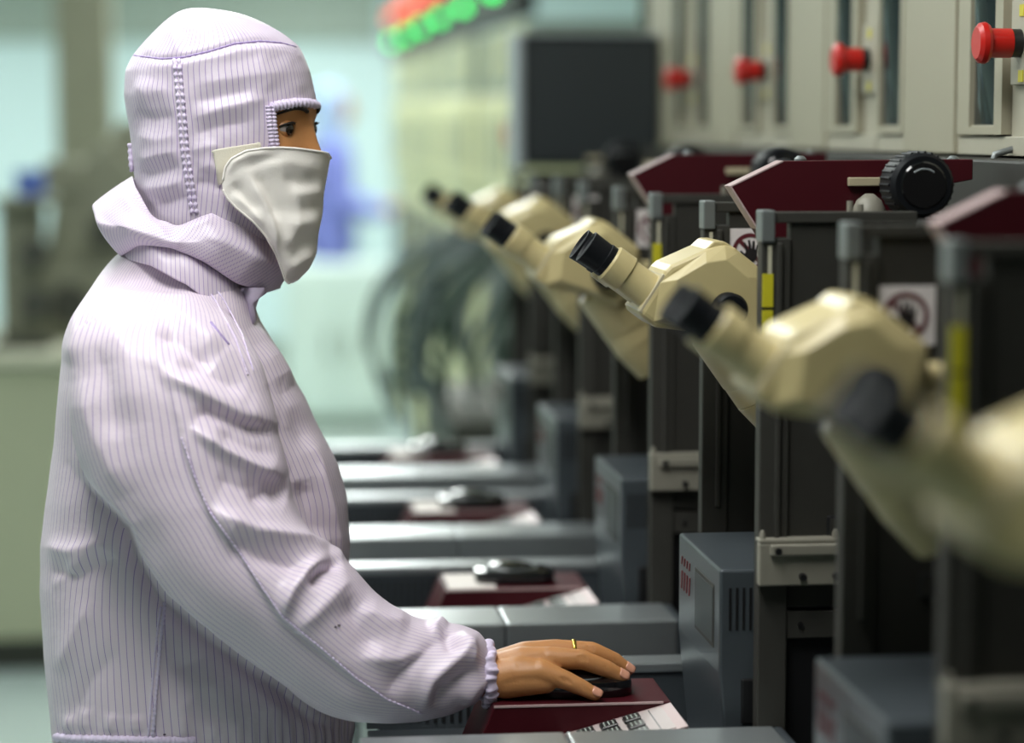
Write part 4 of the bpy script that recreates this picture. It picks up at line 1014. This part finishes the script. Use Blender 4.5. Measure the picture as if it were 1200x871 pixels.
def bead_tube(surf, name, pts, r, step, m, parent, amp=0.35, off=0.0008, freq=1.6):
    Q = resample(pts, step); P = [surf.at(x, y, off) for x, y in Q]
    for _ in range(2): P = [P[0]] + [(P[i-1] + P[i]*2 + P[i+1])/4 for i in range(1, len(P)-1)] + [P[-1]]
    rr = [r*(1 + amp*math.sin(i*freq)) for i in range(len(P))]
    return MB().tube(P, rr, 8).build(name, m, parent, smooth=True)
JS = Surf(JV, Fq)
bead_tube(JS, 'side_seam', [(193,706),(187,765),(179,866)], 0.0016, 1.5, 'lilac_trim', jacket, 0.3)
bead_tube(JS, 'side_seam', [(188,712),(182,768),(174,866)], 0.0011, 1.5, 'lilac_trim', jacket, 0.3)
bead_tube(JS, 'raglan_seam', [(236,316),(262,352),(283,392),(297,436)], 0.0008, 1.5, 'lilac_trim', jacket, 0.3)
bead_tube(JS, 'raglan_seam', [(229,318),(254,356),(276,398),(290,440)], 0.0008, 1.5, 'lilac_trim', jacket, 0.3)
bead_tube(JS, 'pocket_slit', [(247,378),(258,392),(268,404)], 0.0014, 1.5, 'violet_trim', jacket, 0.1, 0.0002)
for x, y in ((393,735),(397,733),(193,861)): MB().ball(tuple(JS.at(x, y, 0.0002)), 0.0016, 0.0010, 0.0009, 10, 6).build('dirt_speck', 'dirt_mark', jacket, smooth=True)

bead_tube(JS, 'sleeve_seam', SEAM[3:], 0.0008, 1.5, 'lilac_trim', jacket, 0.5, 0.0010)
bead_tube(JS, 'hem_band', [(66,864),(90,866),(130,867),(180,868),(230,868)], 0.0042, 1.2, 'lilac_trim', jacket, 0.12, 0.0005, 1.1)
# cuff: gathered elastic round the wrist
m = MB(); vs, fs = [], []; nu, nv = 120, 26
c0 = np.array(A_(572,791,2.346)); ax = np.array(A_(584,789.5,2.349)) - c0; ax /= np.linalg.norm(ax); bz = np.cross(ax, [0, 1, 0]); bz /= np.linalg.norm(bz)
for j in range(nv+1):
    t = j/nv; ph = t*2*PI
    for i in range(nu):
        a = 2*PI*i/nu
        rz = 0.0288 + 0.0046*math.cos(ph) + 0.0015*math.sin(a*21 + 2.6*math.sin(3*a) + 1.7*math.sin(5*a+ph)) * (0.6 + 0.4*math.cos(ph)) + 0.0009*math.sin(a*31+2)
        ry = rz*1.06
        p = c0 + ax*(0.0075*math.sin(ph) + 0.0012*math.sin(a*9)) + bz*rz*math.cos(a) + np.array([0, 1.0, 0])*ry*math.sin(a)
        vs.append(p)
for j in range(nv):
    for i in range(nu): fs.append((j*nu+i, j*nu+(i+1) % nu, (j+1)*nu+(i+1) % nu, (j+1)*nu+i))
m.add(vs, fs).build('elastic_cuff', 'lilac_trim', jacket, smooth=True)
# stand collar: a tilted band, open flap at the front
m = MB(); vs, fs = [], []; nu, nv = 120, 14
for j in range(nv+1):
    t = j/nv
    for i in range(nu):
        a = 2*PI*i/nu; c, s = math.cos(a), math.sin(a)
        xl, xr = (141*(1-t) + 142*t), (300*(1-t) + 296*t)
        x = (xl+xr)/2 + (xr-xl)/2*c
        yb = np.interp(c, [-1, -0.5, 0, 0.5, 1], [299, 306, 326, 356, 383]); yt = np.interp(c, [-1, -0.5, 0, 0.5, 1], [268, 274, 290, 312, 336])
        yy = yb*(1-t) + yt*t
        hb = 0.105*(1-t) + 0.090*t + 0.004*math.sin(PI*t) + 0.0015*math.sin(a*9+t*3)
        P = at(x, yy, YB); vs.append((P[0], YB + hb*s, P[2]))
for j in range(nv):
    for i in range(nu): fs.append((j*nu+i, j*nu+(i+1) % nu, (j+1)*nu+(i+1) % nu, (j+1)*nu+i))
uvc = []
for f in fs:
    a = [(q % nu) for q in f]; a = [q + nu if max(a)-q > nu/2 else q for q in a]
    uvc += [(q/nu*0.52, 0) for q in a]
collar = link_mesh('collar', vs, fs, ['striped_hood'], jacket, uv=uvc)
sm = collar.modifiers.new('thick', 'SOLIDIFY'); sm.thickness = 0.0025
# curled collar flap at the throat
m = MB(); fl = [(281,338),(279,350),(281,362),(288,374),(296,381),(300,376),(299,362),(303,350),(312,344),(309,338),(295,337)]
vs = []; n = len(fl)
P1 = [at(x, y, YB - 0.055 + 0.012*math.sin(i*1.1)) for i, (x, y) in enumerate(fl)]; P2 = [p + np.array([0.001, 0.016, 0.0]) for p in P1]
cc = sum(P1)/n + np.array([0, -0.008, 0])
m.add([cc] + P1 + P2, [(0, 1+i, 1+(i+1) % n) for i in range(n)] + [(1+i, 1+n+i, 1+n+(i+1) % n, 1+(i+1) % n) for i in range(n)]).build('collar_flap', 'lilac_trim', jacket, smooth=True)
MB().tube([at(x, y, YB-0.058) for x, y in ((297,338),(284,338),(279,346),(280,358),(287,372),(296,381))], 0.0018, 8).build('flap_piping', 'lilac_trim', jacket, smooth=True)

# ---- hood
HOOD = [(9.5, 224, 240, 0.012), (11, 213, 262, 0.026), (15, 206, 281, 0.040), (20, 199, 294, 0.050), (27, 191, 310, 0.059), (40, 178, 332, 0.070), (54, 165, 350, 0.078), (66, 155, 356, 0.083), (83, 147, 363, 0.087), (112, 145, 370, 0.091), (128, 147, 372, 0.092),
        (145, 150, 372, 0.092), (165, 153, 370, 0.091), (185, 155, 366, 0.090), (205, 157, 360, 0.088), (235, 160, 350, 0.085), (265, 166, 335, 0.082), (300, 172, 320, 0.080)]
rows = np.concatenate([[9.5, 10, 11, 13], np.linspace(15, 300, 150)]); nu = 240
cr, sr = super_ring(nu, 2.15)
vs = []; 
for y in rows:
    L, R, hb = (pxr(y, HOOD, c) for c in (1, 2, 3)); a, b = at(L, y, YB), at(R, y, YB); cx0, hx = (a[0]+b[0])/2, (b[0]-a[0])/2; z = (a[2]+b[2])/2
    vs += [(cx0 + hx*c, YB + hb*s, z) for c, s in zip(cr, sr)]
HV_ = np.array(vs); nr = len(rows); fs = []
for i in range(nr-1):
    for k in range(nu): fs.append((i*nu+k, (i+1)*nu+k, (i+1)*nu+(k+1) % nu, i*nu+(k+1) % nu))
fs.append(tuple(range(nu)))
HV_ = laplace(HV_, fs[:-1], 6, 0.5)
HN_ = normals_of(HV_, fs[:-1]); hx, hy = proj(HV_); hw = near_weight(HV_, HN_)
HFOLD = [([(157,65),(190,69),(215,67),(245,60),(275,51),(305,48),(330,50),(351,56)], 2.2, -2.6), ([(160,74),(190,78),(215,76),(250,68),(280,60),(320,58),(352,66)], 6, 2.0), ([(198,30),(206,48),(210,62)], 6, 2.2), ([(215,30),(220,60)], 7, -1.6), ([(170,50),(178,62)], 5, 1.5),
         ([(207,70),(212,120),(217,180),(228,248)], 5, 2.4), ([(203,70),(208,120),(213,180),(223,248)], 1.8, -1.8), ([(211,70),(216,120),(221,180),(232,248)], 1.8, -1.8),
         ([(225,100),(260,94),(300,88),(345,84)], 9, 2.2), ([(222,120),(262,112),(300,104)], 9, -2.5), ([(222,140),(262,126),(300,118),(318,112)], 7, 3.0), ([(224,160),(250,150),(300,142)], 8, -2.5), ([(222,178),(240,172),(260,170)], 6, 2.2),
         ([(155,100),(175,108),(200,104)], 10, 2.5), ([(158,130),(180,142),(206,136)], 10, -2.8), ([(160,158),(185,164),(210,158)], 8, 2.6), ([(162,190),(185,182),(212,176)], 8, 3.2), ([(162,205),(190,202),(214,194)], 8, -3.4), ([(165,222),(195,218),(220,210)], 8, 3.0), ([(180,242),(205,236),(222,228)], 8, -3.0),
         ([(232,200),(246,192),(262,205)], 6, 2.5), ([(228,216),(246,214),(262,224)], 6, -2.4), ([(178,90),(172,110),(176,140)], 7, 1.6), ([(300,62),(310,90),(318,110)], 8, 2.0), ([(330,62),(346,90),(354,112)], 8, 1.6)]
HV_ = HV_ + HN_*(fold_field(hx, hy, HFOLD)*hw*1.35 + 0.0012*vnoise(HV_, 42, 8))[:, None]
# eye opening
keep = []
for f in fs:
    c = HV_[list(f)].mean(0); x, y = proj(c)
    ang = math.degrees(math.atan2(c[1]-YB, c[0]+0.015))
    yt = 127 - 0.02*(x-320)
    if len(f) == 4 and yt < y < 245 and (c[0] > at(321 + (y-127)*0.12, y, YB-0.07)[0]) and ang < 62: continue
    keep.append(f)
uvh = []
for f in keep:
    a = [(q % nu) for q in f]; a = [q + nu if max(a)-q > nu/2 else q for q in a]
    uvh += [(q/nu*0.60, 0) for q in a]
hood = link_mesh('hood', HV_, keep, ['striped_hood'], person, uv=uvh)
sm = hood.modifiers.new('thick', 'SOLIDIFY'); sm.thickness = 0.0015
hood['label'] = 'lilac striped cleanroom hood with eye opening'
HS = Surf(HV_, fs[:-1])
for dx in (-2.6, 2.8): bead_tube(HS, 'gathered_seam', [(207+dx,70),(212+dx,120),(217+dx,180),(228+dx,250)], 0.0016, 1.6, 'lilac_trim', hood, 0.55, 0.0006, 1.25)
bead_tube(HS, 'crown_seam', [(157,65),(190,69),(215,67),(245,60),(275,51),(305,48),(330,50),(351,56)], 0.0009, 2, 'violet_trim', hood, 0.3, -0.0002)
bead_tube(HS, 'back_strap', [(153,168),(155,200)], 0.0024, 2, 'lilac_trim', hood, 0.2)
# ruffled rim of the opening: brow band and side band
def ruffle(P, r, name, flat=0.6, k=1.15):
    Q = []; 
    P = np.array(P)
    rr = [r*(1 + 0.16*math.sin(i*k)) for i in range(len(P))]
    return MB().tube(P, rr, 10).build(name, 'lilac_trim', hood, smooth=True)
brow = [HS.at(x, y, 0.0005) for x, y in resample([(318,126),(330,123),(345,121),(360,121),(369,123)], 0.8)]
e = brow[-1]; tail = [np.array([e[0]+0.0025*math.sin(t), e[1]+t*0.03, e[2]-0.001]) for t in np.linspace(0.1, 2.4, 40)]
ruffle(brow + tail, 0.0048, 'brow_band')
for dx in (0.0, -4.5): ruffle([HS.at(x+dx, y, 0.0008) for x, y in resample([(319,124),(320,140),(322,158),(325,182)], 0.8)], 0.0032, 'side_band')
# cape of the hood lying over the collar
cp = []; nu, nv = 160, 30
PHS = [-180, -150, -120, -95, -70, -45, -20, 0]          # azimuth seen on the near side: back ... front
TOP = [(158,204), (163,214), (184,248), (212,262), (244,246), (275,238), (318,268), (336,300)]
MID = [(106,240), (116,258), (152,262), (204,279), (256,276), (300,296), (330,312), (340,318)]
BOT = [(136,292), (142,296), (166,282), (203,285), (240,300), (277,326), (312,338), (330,336)]
HBT = [0, 0.040, 0.072, 0.084, 0.084, 0.070, 0.036, 0]; HBM = [0, 0.056, 0.092, 0.104, 0.102, 0.084, 0.044, 0]; HBB = [0, 0.052, 0.086, 0.098, 0.098, 0.082, 0.042, 0]
def cape_pt(phi, t):
    w_ = -abs(phi); sgn = -1 if phi <= 0 else 1
    g = lambda T, c: np.interp(w_, PHS, [q[c] for q in T]); h = lambda T: np.interp(w_, PHS, T)
    a = np.array([g(TOP, 0), g(TOP, 1), h(HBT)]); b = np.array([g(MID, 0), g(MID, 1), h(HBM)]); c = np.array([g(BOT, 0), g(BOT, 1), h(HBB)])
    if t < 0.5: s_ = t*2; p = a*(1-s_)**2 + 2*s_*(1-s_)*(a*0.25 + b*0.75 + np.array([0, -4, 0])) + b*s_**2
    elif t < 0.88: s_ = (t-0.5)/0.38; p = b*(1-s_)**2 + 2*s_*(1-s_)*(b*0.55 + c*0.45 + (b-a)*0.12*np.array([1, 0, 1])) + c*s_**2
    else: s_ = (t-0.88)/0.12; p = c + s_*np.array([(g(TOP, 0)-c[0])*0.12, 2.0, -0.014*math.sin(math.radians(-w_))])
    P = at(p[0], p[1], YB); return (P[0], YB + sgn*p[2], P[2])
vs = [cape_pt(-180 + 360*i/nu, j/nv) for j in range(nv+1) for i in range(nu)]
fs = [(j*nu+i, (j+1)*nu+i, (j+1)*nu+(i+1) % nu, j*nu+(i+1) % nu) for j in range(nv) for i in range(nu)]
CV = laplace(np.array(vs), fs, 5, 0.4); CN = normals_of(CV, fs); x_, y_ = proj(CV); cw = near_weight(CV, CN)
sg = 1 if np.mean(np.einsum('ij,ij->i', CN, CV - CV.mean(0))) > 0 else -1
CF = [([(140,222),(160,248),(185,268),(203,282)], 6, 4.0), ([(158,222),(176,246),(196,264)], 6, -3.5), ([(112,250),(130,262),(150,276)], 6, -3.0), ([(200,272),(220,268),(250,256)], 4, 3.0), ([(206,284),(230,280),(262,290)], 6, -2.0), ([(252,262),(290,296),(318,326)], 12, 2.0)]
CV = CV + CN*sg*(fold_field(x_, y_, CF)*cw + 0.001*vnoise(CV, 45, 5))[:, None]
uvp = []
for f in fs:
    a = [(q % nu) for q in f]; a = [q + nu if max(a)-q > nu/2 else q for q in a]
    uvp += [(q/nu*0.66 + 0.05*(f[0]//nu)/nv, 0) for q in a]
cape = link_mesh('hood_cape', CV, fs, ['striped_hood'], hood, uv=uvp)
sm = cape.modifiers.new('thick', 'SOLIDIFY'); sm.thickness = 0.002

# ---- face mask
MCOL = [  # columns from the near tip to the nose ridge: outline points top to bottom
    [(261,212),(260,216),(261,222)], [(264,196),(262,216),(266,232)], [(271,186),(268,212),(277,244)], [(288,177),(284,215),(297,260)], [(308,174),(304,220),(313,278)], [(328,173),(322,230),(323,296)],
    [(346,174),(342,215),(336,262),(330,316)], [(362,176),(358,215),(350,265),(334,328)], [(376,178),(371,215),(364,262),(358,300),(338,332)], [(384,180),(379,212),(374,250),(367,292),(356,318),(343,332)], [(387.5,185),(384,205),(380,228),(379,250),(374,272),(372,298),(363,316),(350,328)]]
nm = 36; cols = []
for c in MCOL:
    P = np.array(c, float); L = np.concatenate([[0], np.cumsum(np.linalg.norm(np.diff(P, axis=0), axis=1))]); t = np.linspace(0, L[-1], nm)
    cols.append(np.stack([np.interp(t, L, P[:, 0]), np.interp(t, L, P[:, 1])], 1))
cols = np.array(cols); M_ = 60
tt = np.linspace(0, len(MCOL)-1, M_); grid = np.stack([np.stack([np.interp(tt, np.arange(len(MCOL)), cols[:, j, c]) for c in range(2)], 1) for j in range(nm)], 1)
ywid = np.linspace(0, 1, M_)
vs = np.zeros((2*M_-1, nm, 3))
YM = YB - 0.030                                    # ridge of the mask: the face is turned to the camera
for i in range(M_):
    for j in range(nm):
        x, y = grid[i, j]; q = np.clip((x-256)/(grid[-1, j, 0]-256), 0, 1)
        dep = 0.070*math.sqrt(max(0, 1-q**2.2)); Yn = YM - dep
        if q < 0.12: Yn = YM - 0.070
        p = at(x, y, Yn); vs[i, j] = p
        pf = at(x, y, YM); vs[2*M_-2-i, j] = (pf[0]-0.010*(1-q), YM + dep*1.75, pf[2])
fs = []; idx = np.arange((2*M_-1)*nm).reshape(2*M_-1, nm)
for i in range(2*M_-2):
    for j in range(nm-1): fs.append((idx[i, j], idx[i, j+1], idx[i+1, j+1], idx[i+1, j]))
MV = vs.reshape(-1, 3); MV = laplace(MV, fs, 3, 0.4, w=np.where((np.arange(len(MV)) % nm == 0) | (np.arange(len(MV)) % nm == nm-1), 0.0, 1.0)); MN = normals_of(MV, fs); x_, y_ = proj(MV); mw = near_weight(MV, MN)
if np.mean(np.einsum('ij,ij->i', MN, MV - MV.mean(0))) < 0: MN = -MN; fs = [tuple(reversed(f)) for f in fs]; mw = near_weight(MV, MN)
MFOLD = [([(266,206),(274,190),(292,181),(320,178)], 3.5, 2.0), ([(290,203),(302,222),(314,246),(322,272),(327,300)], 4, 4.2, 0.3), ([(296,200),(314,228),(328,262)], 7, -3.0), ([(272,212),(286,232),(304,252)], 6, -3.2), ([(270,225),(292,244),(312,266)], 4, 2.6), ([(286,196),(310,188),(332,184)], 5, -2.0), ([(300,194),(340,190),(380,200)], 7, 1.8), ([(330,210),(352,214),(376,210)], 6, -2.2), ([(340,228),(360,226),(380,222)], 6, 2.6), ([(350,246),(366,244),(379,238)], 5, -2.2), ([(330,262),(350,262),(376,256)], 7, 2.2), ([(334,290),(344,270),(352,250)], 6, 2.2), ([(340,306),(356,290),(372,282)], 6, -2.6), ([(336,318),(350,306),(368,298)], 5, 2.4)]
MV = MV + MN*(fold_field(x_, y_, MFOLD)*np.clip(mw, 0, 1)*1.5 + 0.0006*vnoise(MV, 60, 6))[:, None]
mask = link_mesh('face_mask', MV, fs, ['mask_cloth'], person)
sm = mask.modifiers.new('thick', 'SOLIDIFY'); sm.thickness = 0.0016
mask['label'] = 'white cloth face mask'
MSF = Surf(MV, fs)
edge = [MV[idx[i, 0]] for i in range(2*M_-1)]; MB().tube([p for p in edge], 0.0013, 8).build('mask_hem', 'mask_cloth', mask, smooth=True)
edge = [MV[idx[i, nm-1]] for i in range(M_-10)]; MB().tube([p for p in edge], 0.0011, 8).build('mask_hem', 'mask_cloth', mask, smooth=True)
# beige closing tab between mask and hood
tabc = [(246,174),(307,165),(309,196),(254,219)]; n = 12; vs = []
for i in range(n+1):
    for j in range(n+1):
        u, v = i/n, j/n; a = np.array(tabc[0])*(1-u) + np.array(tabc[1])*u; b = np.array(tabc[3])*(1-u) + np.array(tabc[2])*u; q = a*(1-v) + b*v
        vs.append(HS.at(q[0], q[1], 0.0022))
TV = laplace(np.array(vs), [(i*(n+1)+j, i*(n+1)+j+1, (i+1)*(n+1)+j+1, (i+1)*(n+1)+j) for i in range(n) for j in range(n)], 3, 0.4)
fs = [(i*(n+1)+j, i*(n+1)+j+1, (i+1)*(n+1)+j+1, (i+1)*(n+1)+j) for i in range(n) for j in range(n)]
tb = link_mesh('closing_tab', TV, fs, ['tab_beige'], hood); sm = tb.modifiers.new('thick', 'SOLIDIFY'); sm.thickness = 0.001; sm.offset = 1

# ---- eyes, lids, lashes, brows
for s_, nm_ in ((1, 'near'), (-1, 'far')):
    l0 = 0.0305*s_; ec = HC + FX*(face_depth(np.array(l0), np.array(-0.001)) - 0.0092) + LT*l0
    eb = MB().ball(tuple(ec), 0.0120, nu=28, nv=18).build('eyeball', 'eye_white', person, smooth=True)
    gz = FX*0.975 + LT*0.20 + UZ*(-0.08); gz /= np.linalg.norm(gz)
    MB().rev(tuple(ec + gz*0.0100), tuple(ec + gz*0.0124), [(0, 0.0068), (0.6, 0.0062), (0.9, 0.003), (1, 0.0005)], 24).build('iris', 'iris_dark', eb, smooth=True)
    # lids: shells of a slightly larger sphere, leaving an almond gap
    for up in (1, -1):
        vs, fs = [], []; nu2, nv2 = 30, 12; R = 0.0130 if up > 0 else 0.0124
        for i in range(nu2+1):
            az = math.radians(-82 + 164*i/nu2)
            e0 = math.radians(25 if up > 0 else 17)*math.cos(az)**0.8 if abs(az) < PI/2 else 0
            e0 = e0 - math.radians(3)*math.sin(az)*s_*(-1)
            for j in range(nv2+1):
                el = (e0 + (PI/2*0.95 - e0)*j/nv2) if up > 0 else (-e0 - (PI/2*0.95 - e0)*j/nv2)
                vs.append(ec + R*(FX*math.cos(el)*math.cos(az) + LT*math.cos(el)*math.sin(az) + UZ*math.sin(el)))
        for i in range(nu2):
            for j in range(nv2):
                q = (i*(nv2+1)+j, i*(nv2+1)+j+1, (i+1)*(nv2+1)+j+1, (i+1)*(nv2+1)+j); fs.append(q)
        link_mesh('eyelid', np.array(vs), fs, ['skin'], person)
        P = [np.array(vs[i*(nv2+1)]) + FX*0.0008 + UZ*0.0003*up for i in range(nu2+1)]
        rr = [(0.0016 if up > 0 else 0.0007)*(0.35 + 0.65*math.sin(PI*i/nu2)) for i in range(nu2+1)]
        if up > 0: MB().tube(P, rr, 6).build('lash_line', 'lash_black', person, smooth=True)
    for i in range(7):
        az = math.radians(-45 + 90*i/6); e0 = math.radians(25)*math.cos(az)**0.8
        p = ec + 0.0132*(FX*math.cos(e0)*math.cos(az) + LT*math.cos(e0)*math.sin(az) + UZ*math.sin(e0))
        d = FX*math.cos(az) + LT*math.sin(az)
        MB().tube([p, p + d*0.002 + UZ*0.0003, p + d*0.0034 + UZ*0.0014], [0.0005, 0.0004, 0.0001], 5).build('eyelash', 'lash_black', person)
    P = []
    for i in range(14):
        t = i/13; l = (0.013 + 0.040*t)*s_; h = 0.0175 + 0.0050*math.sin(PI*min(1, t*1.15)) - 0.004*t
        P.append(HC + FX*(face_depth(np.array(l), np.array(h)) + 0.0004) + LT*l + UZ*h)
    MB().tube(P, [0.0024*(1-0.75*(i/13)**1.5) for i in range(14)], 8).build('eyebrow', 'lash_black', person, smooth=True)
# ---- fingernails and the gold ring
for nme, up in (('pinky', (-0.25, -0.35, 0.9)), ('ring', (-0.1, -0.45, 0.9)), ('middle', (-0.1, -0.4, 0.9))):
    p2, r2 = np.array(FING[nme][2][0]), FING[nme][2][1]; p3, r3 = np.array(FING[nme][3][0]), FING[nme][3][1]
    d = p3 - p2; d /= np.linalg.norm(d); u = np.array(up); u -= d*(u @ d); u /= np.linalg.norm(u); v = np.cross(d, u)
    vs, fs = [], []; n1, n2 = 8, 8
    for i in range(n1+1):
        for j in range(n2+1):
            a = (i/n1*2-1); b = math.radians(-58 + 116*j/n2); wdt = math.sqrt(max(0.0, 1-0.55*a**4))
            vs.append(p3 + d*(0.0005 + 0.0055*a) + (u*math.cos(b*wdt) + v*math.sin(b*wdt))*(r3*1.03 if a < 0.5 else r3*1.03 - 0.0016*(a-0.5)))
    for i in range(n1):
        for j in range(n2): fs.append((i*(n2+1)+j, i*(n2+1)+j+1, (i+1)*(n2+1)+j+1, (i+1)*(n2+1)+j))
    nl_ = link_mesh('fingernail', np.array(vs), fs, ['nail_pink'], person); sm = nl_.modifiers.new('thick', 'SOLIDIFY'); sm.thickness = 0.0008; sm.offset = 0
p0, r0 = np.array(FING['middle'][0][0]), 0.0113; p1 = np.array(FING['middle'][1][0]); d = (p1-p0)/np.linalg.norm(p1-p0)
c_ = p0 + (p1-p0)*0.50; u = np.cross(d, [0, 1, 0]); u /= np.linalg.norm(u); v = np.cross(d, u); vs, fs = [], []
for i in range(40):
    a = 2*PI*i/40
    for (o, r_) in ((-0.0022, 0.0110), (-0.0018, 0.0119), (0.0018, 0.0119), (0.0022, 0.0110)): vs.append(c_ + d*o + (u*math.cos(a) + v*math.sin(a))*r_)
for i in range(40):
    for k in range(4): fs.append((i*4+k, ((i+1) % 40)*4+k, ((i+1) % 40)*4+(k+1) % 4, i*4+(k+1) % 4))
gr = link_mesh('finger_ring', np.array(vs), fs, ['gold']); gr.parent = person; gr['label'] = 'plain gold finger ring'

# ---- trousers and shoes below the picture
tr = MB()
for s_ in (-1, 1):
    chain(tr, [((-0.035, YB+s_*0.050, 0.86), 0.088), ((-0.04, YB+s_*0.080, 0.74), 0.108), ((-0.045, YB+s_*0.092, 0.45), 0.088), ((-0.055, YB+s_*0.092, 0.16), 0.080)], 28)
V, Fc = remesh(tr, 0.007, 10)
N_ = normals_of(V, Fc); V = V + N_*(0.004*vnoise(V, 25, 9))[:, None]
ang = np.arctan2(V[:, 1]-YB, V[:, 0]+0.04)
uvt = []
for f in Fc:
    v = [ang[i]*0.15 for i in f]; mx = max(v); v = [q + 0.942 if mx-q > 0.47 else q for q in v]; uvt += [(q, 0) for q in v]
link_mesh('trousers', V, Fc, ['striped_cloth'], person, uv=uvt)
for s_ in (-1, 1):
    sh = MB(); y0 = YB + s_*0.095
    chain(sh, [((-0.09, y0, 0.048), 0.042), ((0.0, y0, 0.046), 0.042), ((0.10, y0 + s_*0.01, 0.040), 0.036)], 20)
    V, Fc = remesh(sh, 0.006, 5); V[:, 2] = np.maximum(V[:, 2], 0.0)
    link_mesh('shoe', V, Fc, ['shoe_white'], person)
# ------------------------------------------------------------------ distant worker in blue, beyond the white cabinet
WX, WY = 0.50, 13.15
wb = MB()
for s_ in (-1, 1):
    chain(wb, [((WX, WY+s_*0.08, 0.92), 0.075), ((WX+0.01, WY+s_*0.09, 0.50), 0.052), ((WX-0.01, WY+s_*0.09, 0.08), 0.036), ((WX+0.12, WY+s_*0.10, 0.035), 0.030)], 14)
    chain(wb, [((WX, WY+s_*0.16, 1.36), 0.050), ((WX+0.04, WY+s_*0.21, 1.10), 0.038), ((WX+0.24, WY+s_*0.17, 1.06), 0.030), ((WX+0.32, WY+s_*0.16, 1.07), 0.026)], 14)
    for q in range(4): chain(wb, [((WX+0.32, WY+s_*0.16+(q-1.5)*0.018, 1.07), 0.012), ((WX+0.37, WY+s_*0.16+(q-1.5)*0.021, 1.07), 0.009), ((WX+0.41, WY+s_*0.16+(q-1.5)*0.021, 1.05), 0.008)], 8)
    chain(wb, [((WX+0.31, WY+s_*0.12, 1.07), 0.013), ((WX+0.35, WY+s_*0.095, 1.06), 0.010)], 8)
chain(wb, [((WX-0.01, WY, 0.95), 0.10), ((WX, WY, 1.15), 0.095), ((WX, WY, 1.33), 0.10)], 18)
chain(wb, [((WX, WY, 1.35), 0.055), ((WX+0.015, WY, 1.50), 0.052)], 14)
wb.ball((WX+0.02, WY, 1.60), 0.098, 0.076, 0.118, 24, 18); wb.ball((WX+0.115, WY, 1.585), 0.020, 0.014, 0.020, 10, 8)
V, Fc = remesh(wb, 0.008, 4)
wk = link_mesh('person', V, Fc, ['skin']); tag(wk, 'distant blurred worker in blue suit beyond the white cabinet', 'person')
wj = MB()
for s_ in (-1, 1):
    chain(wj, [((WX, WY+s_*0.15, 1.36), 0.075), ((WX+0.04, WY+s_*0.21, 1.10), 0.068), ((WX+0.25, WY+s_*0.17, 1.06), 0.048)], 16)
    chain(wj, [((WX-0.01, WY+s_*0.06, 0.90), 0.150), ((WX, WY+s_*0.06, 1.15), 0.125), ((WX, WY+s_*0.06, 1.34), 0.115)], 20)
V, Fc = remesh(wj, 0.009, 8); N_ = normals_of(V, Fc); V = V + N_*(0.006*vnoise(V, 22, 11))[:, None]
link_mesh('jacket', V, Fc, ['far_suit_blue'], wk)
wt = MB()
for s_ in (-1, 1): chain(wt, [((WX, WY+s_*0.08, 0.90), 0.115), ((WX+0.01, WY+s_*0.09, 0.50), 0.085), ((WX-0.01, WY+s_*0.09, 0.12), 0.075)], 16)
V, Fc = remesh(wt, 0.012, 6); link_mesh('trousers', V, Fc, ['far_suit_blue'], wk)
wh = MB(); wh.ball((WX-0.005, WY, 1.615), 0.105, 0.092, 0.128, 24, 18); chain(wh, [((WX-0.01, WY, 1.42), 0.100), ((WX-0.005, WY, 1.55), 0.088)], 18)
V, Fc = remesh(wh, 0.009, 5)
Fo = [f for f in Fc if not (V[list(f)].mean(0)[0] > WX+0.06 and 1.50 < V[list(f)].mean(0)[2] < 1.66 and abs(V[list(f)].mean(0)[1]-WY) < 0.062)]
link_mesh('hood', V, Fo, ['far_suit_pale'], wk)
for s_ in (-1, 1):
    e_ = MB().ball((WX+0.105, WY+s_*0.031, 1.615), 0.012, nu=12, nv=8).build('eye', 'iris_dark', wk, smooth=True)
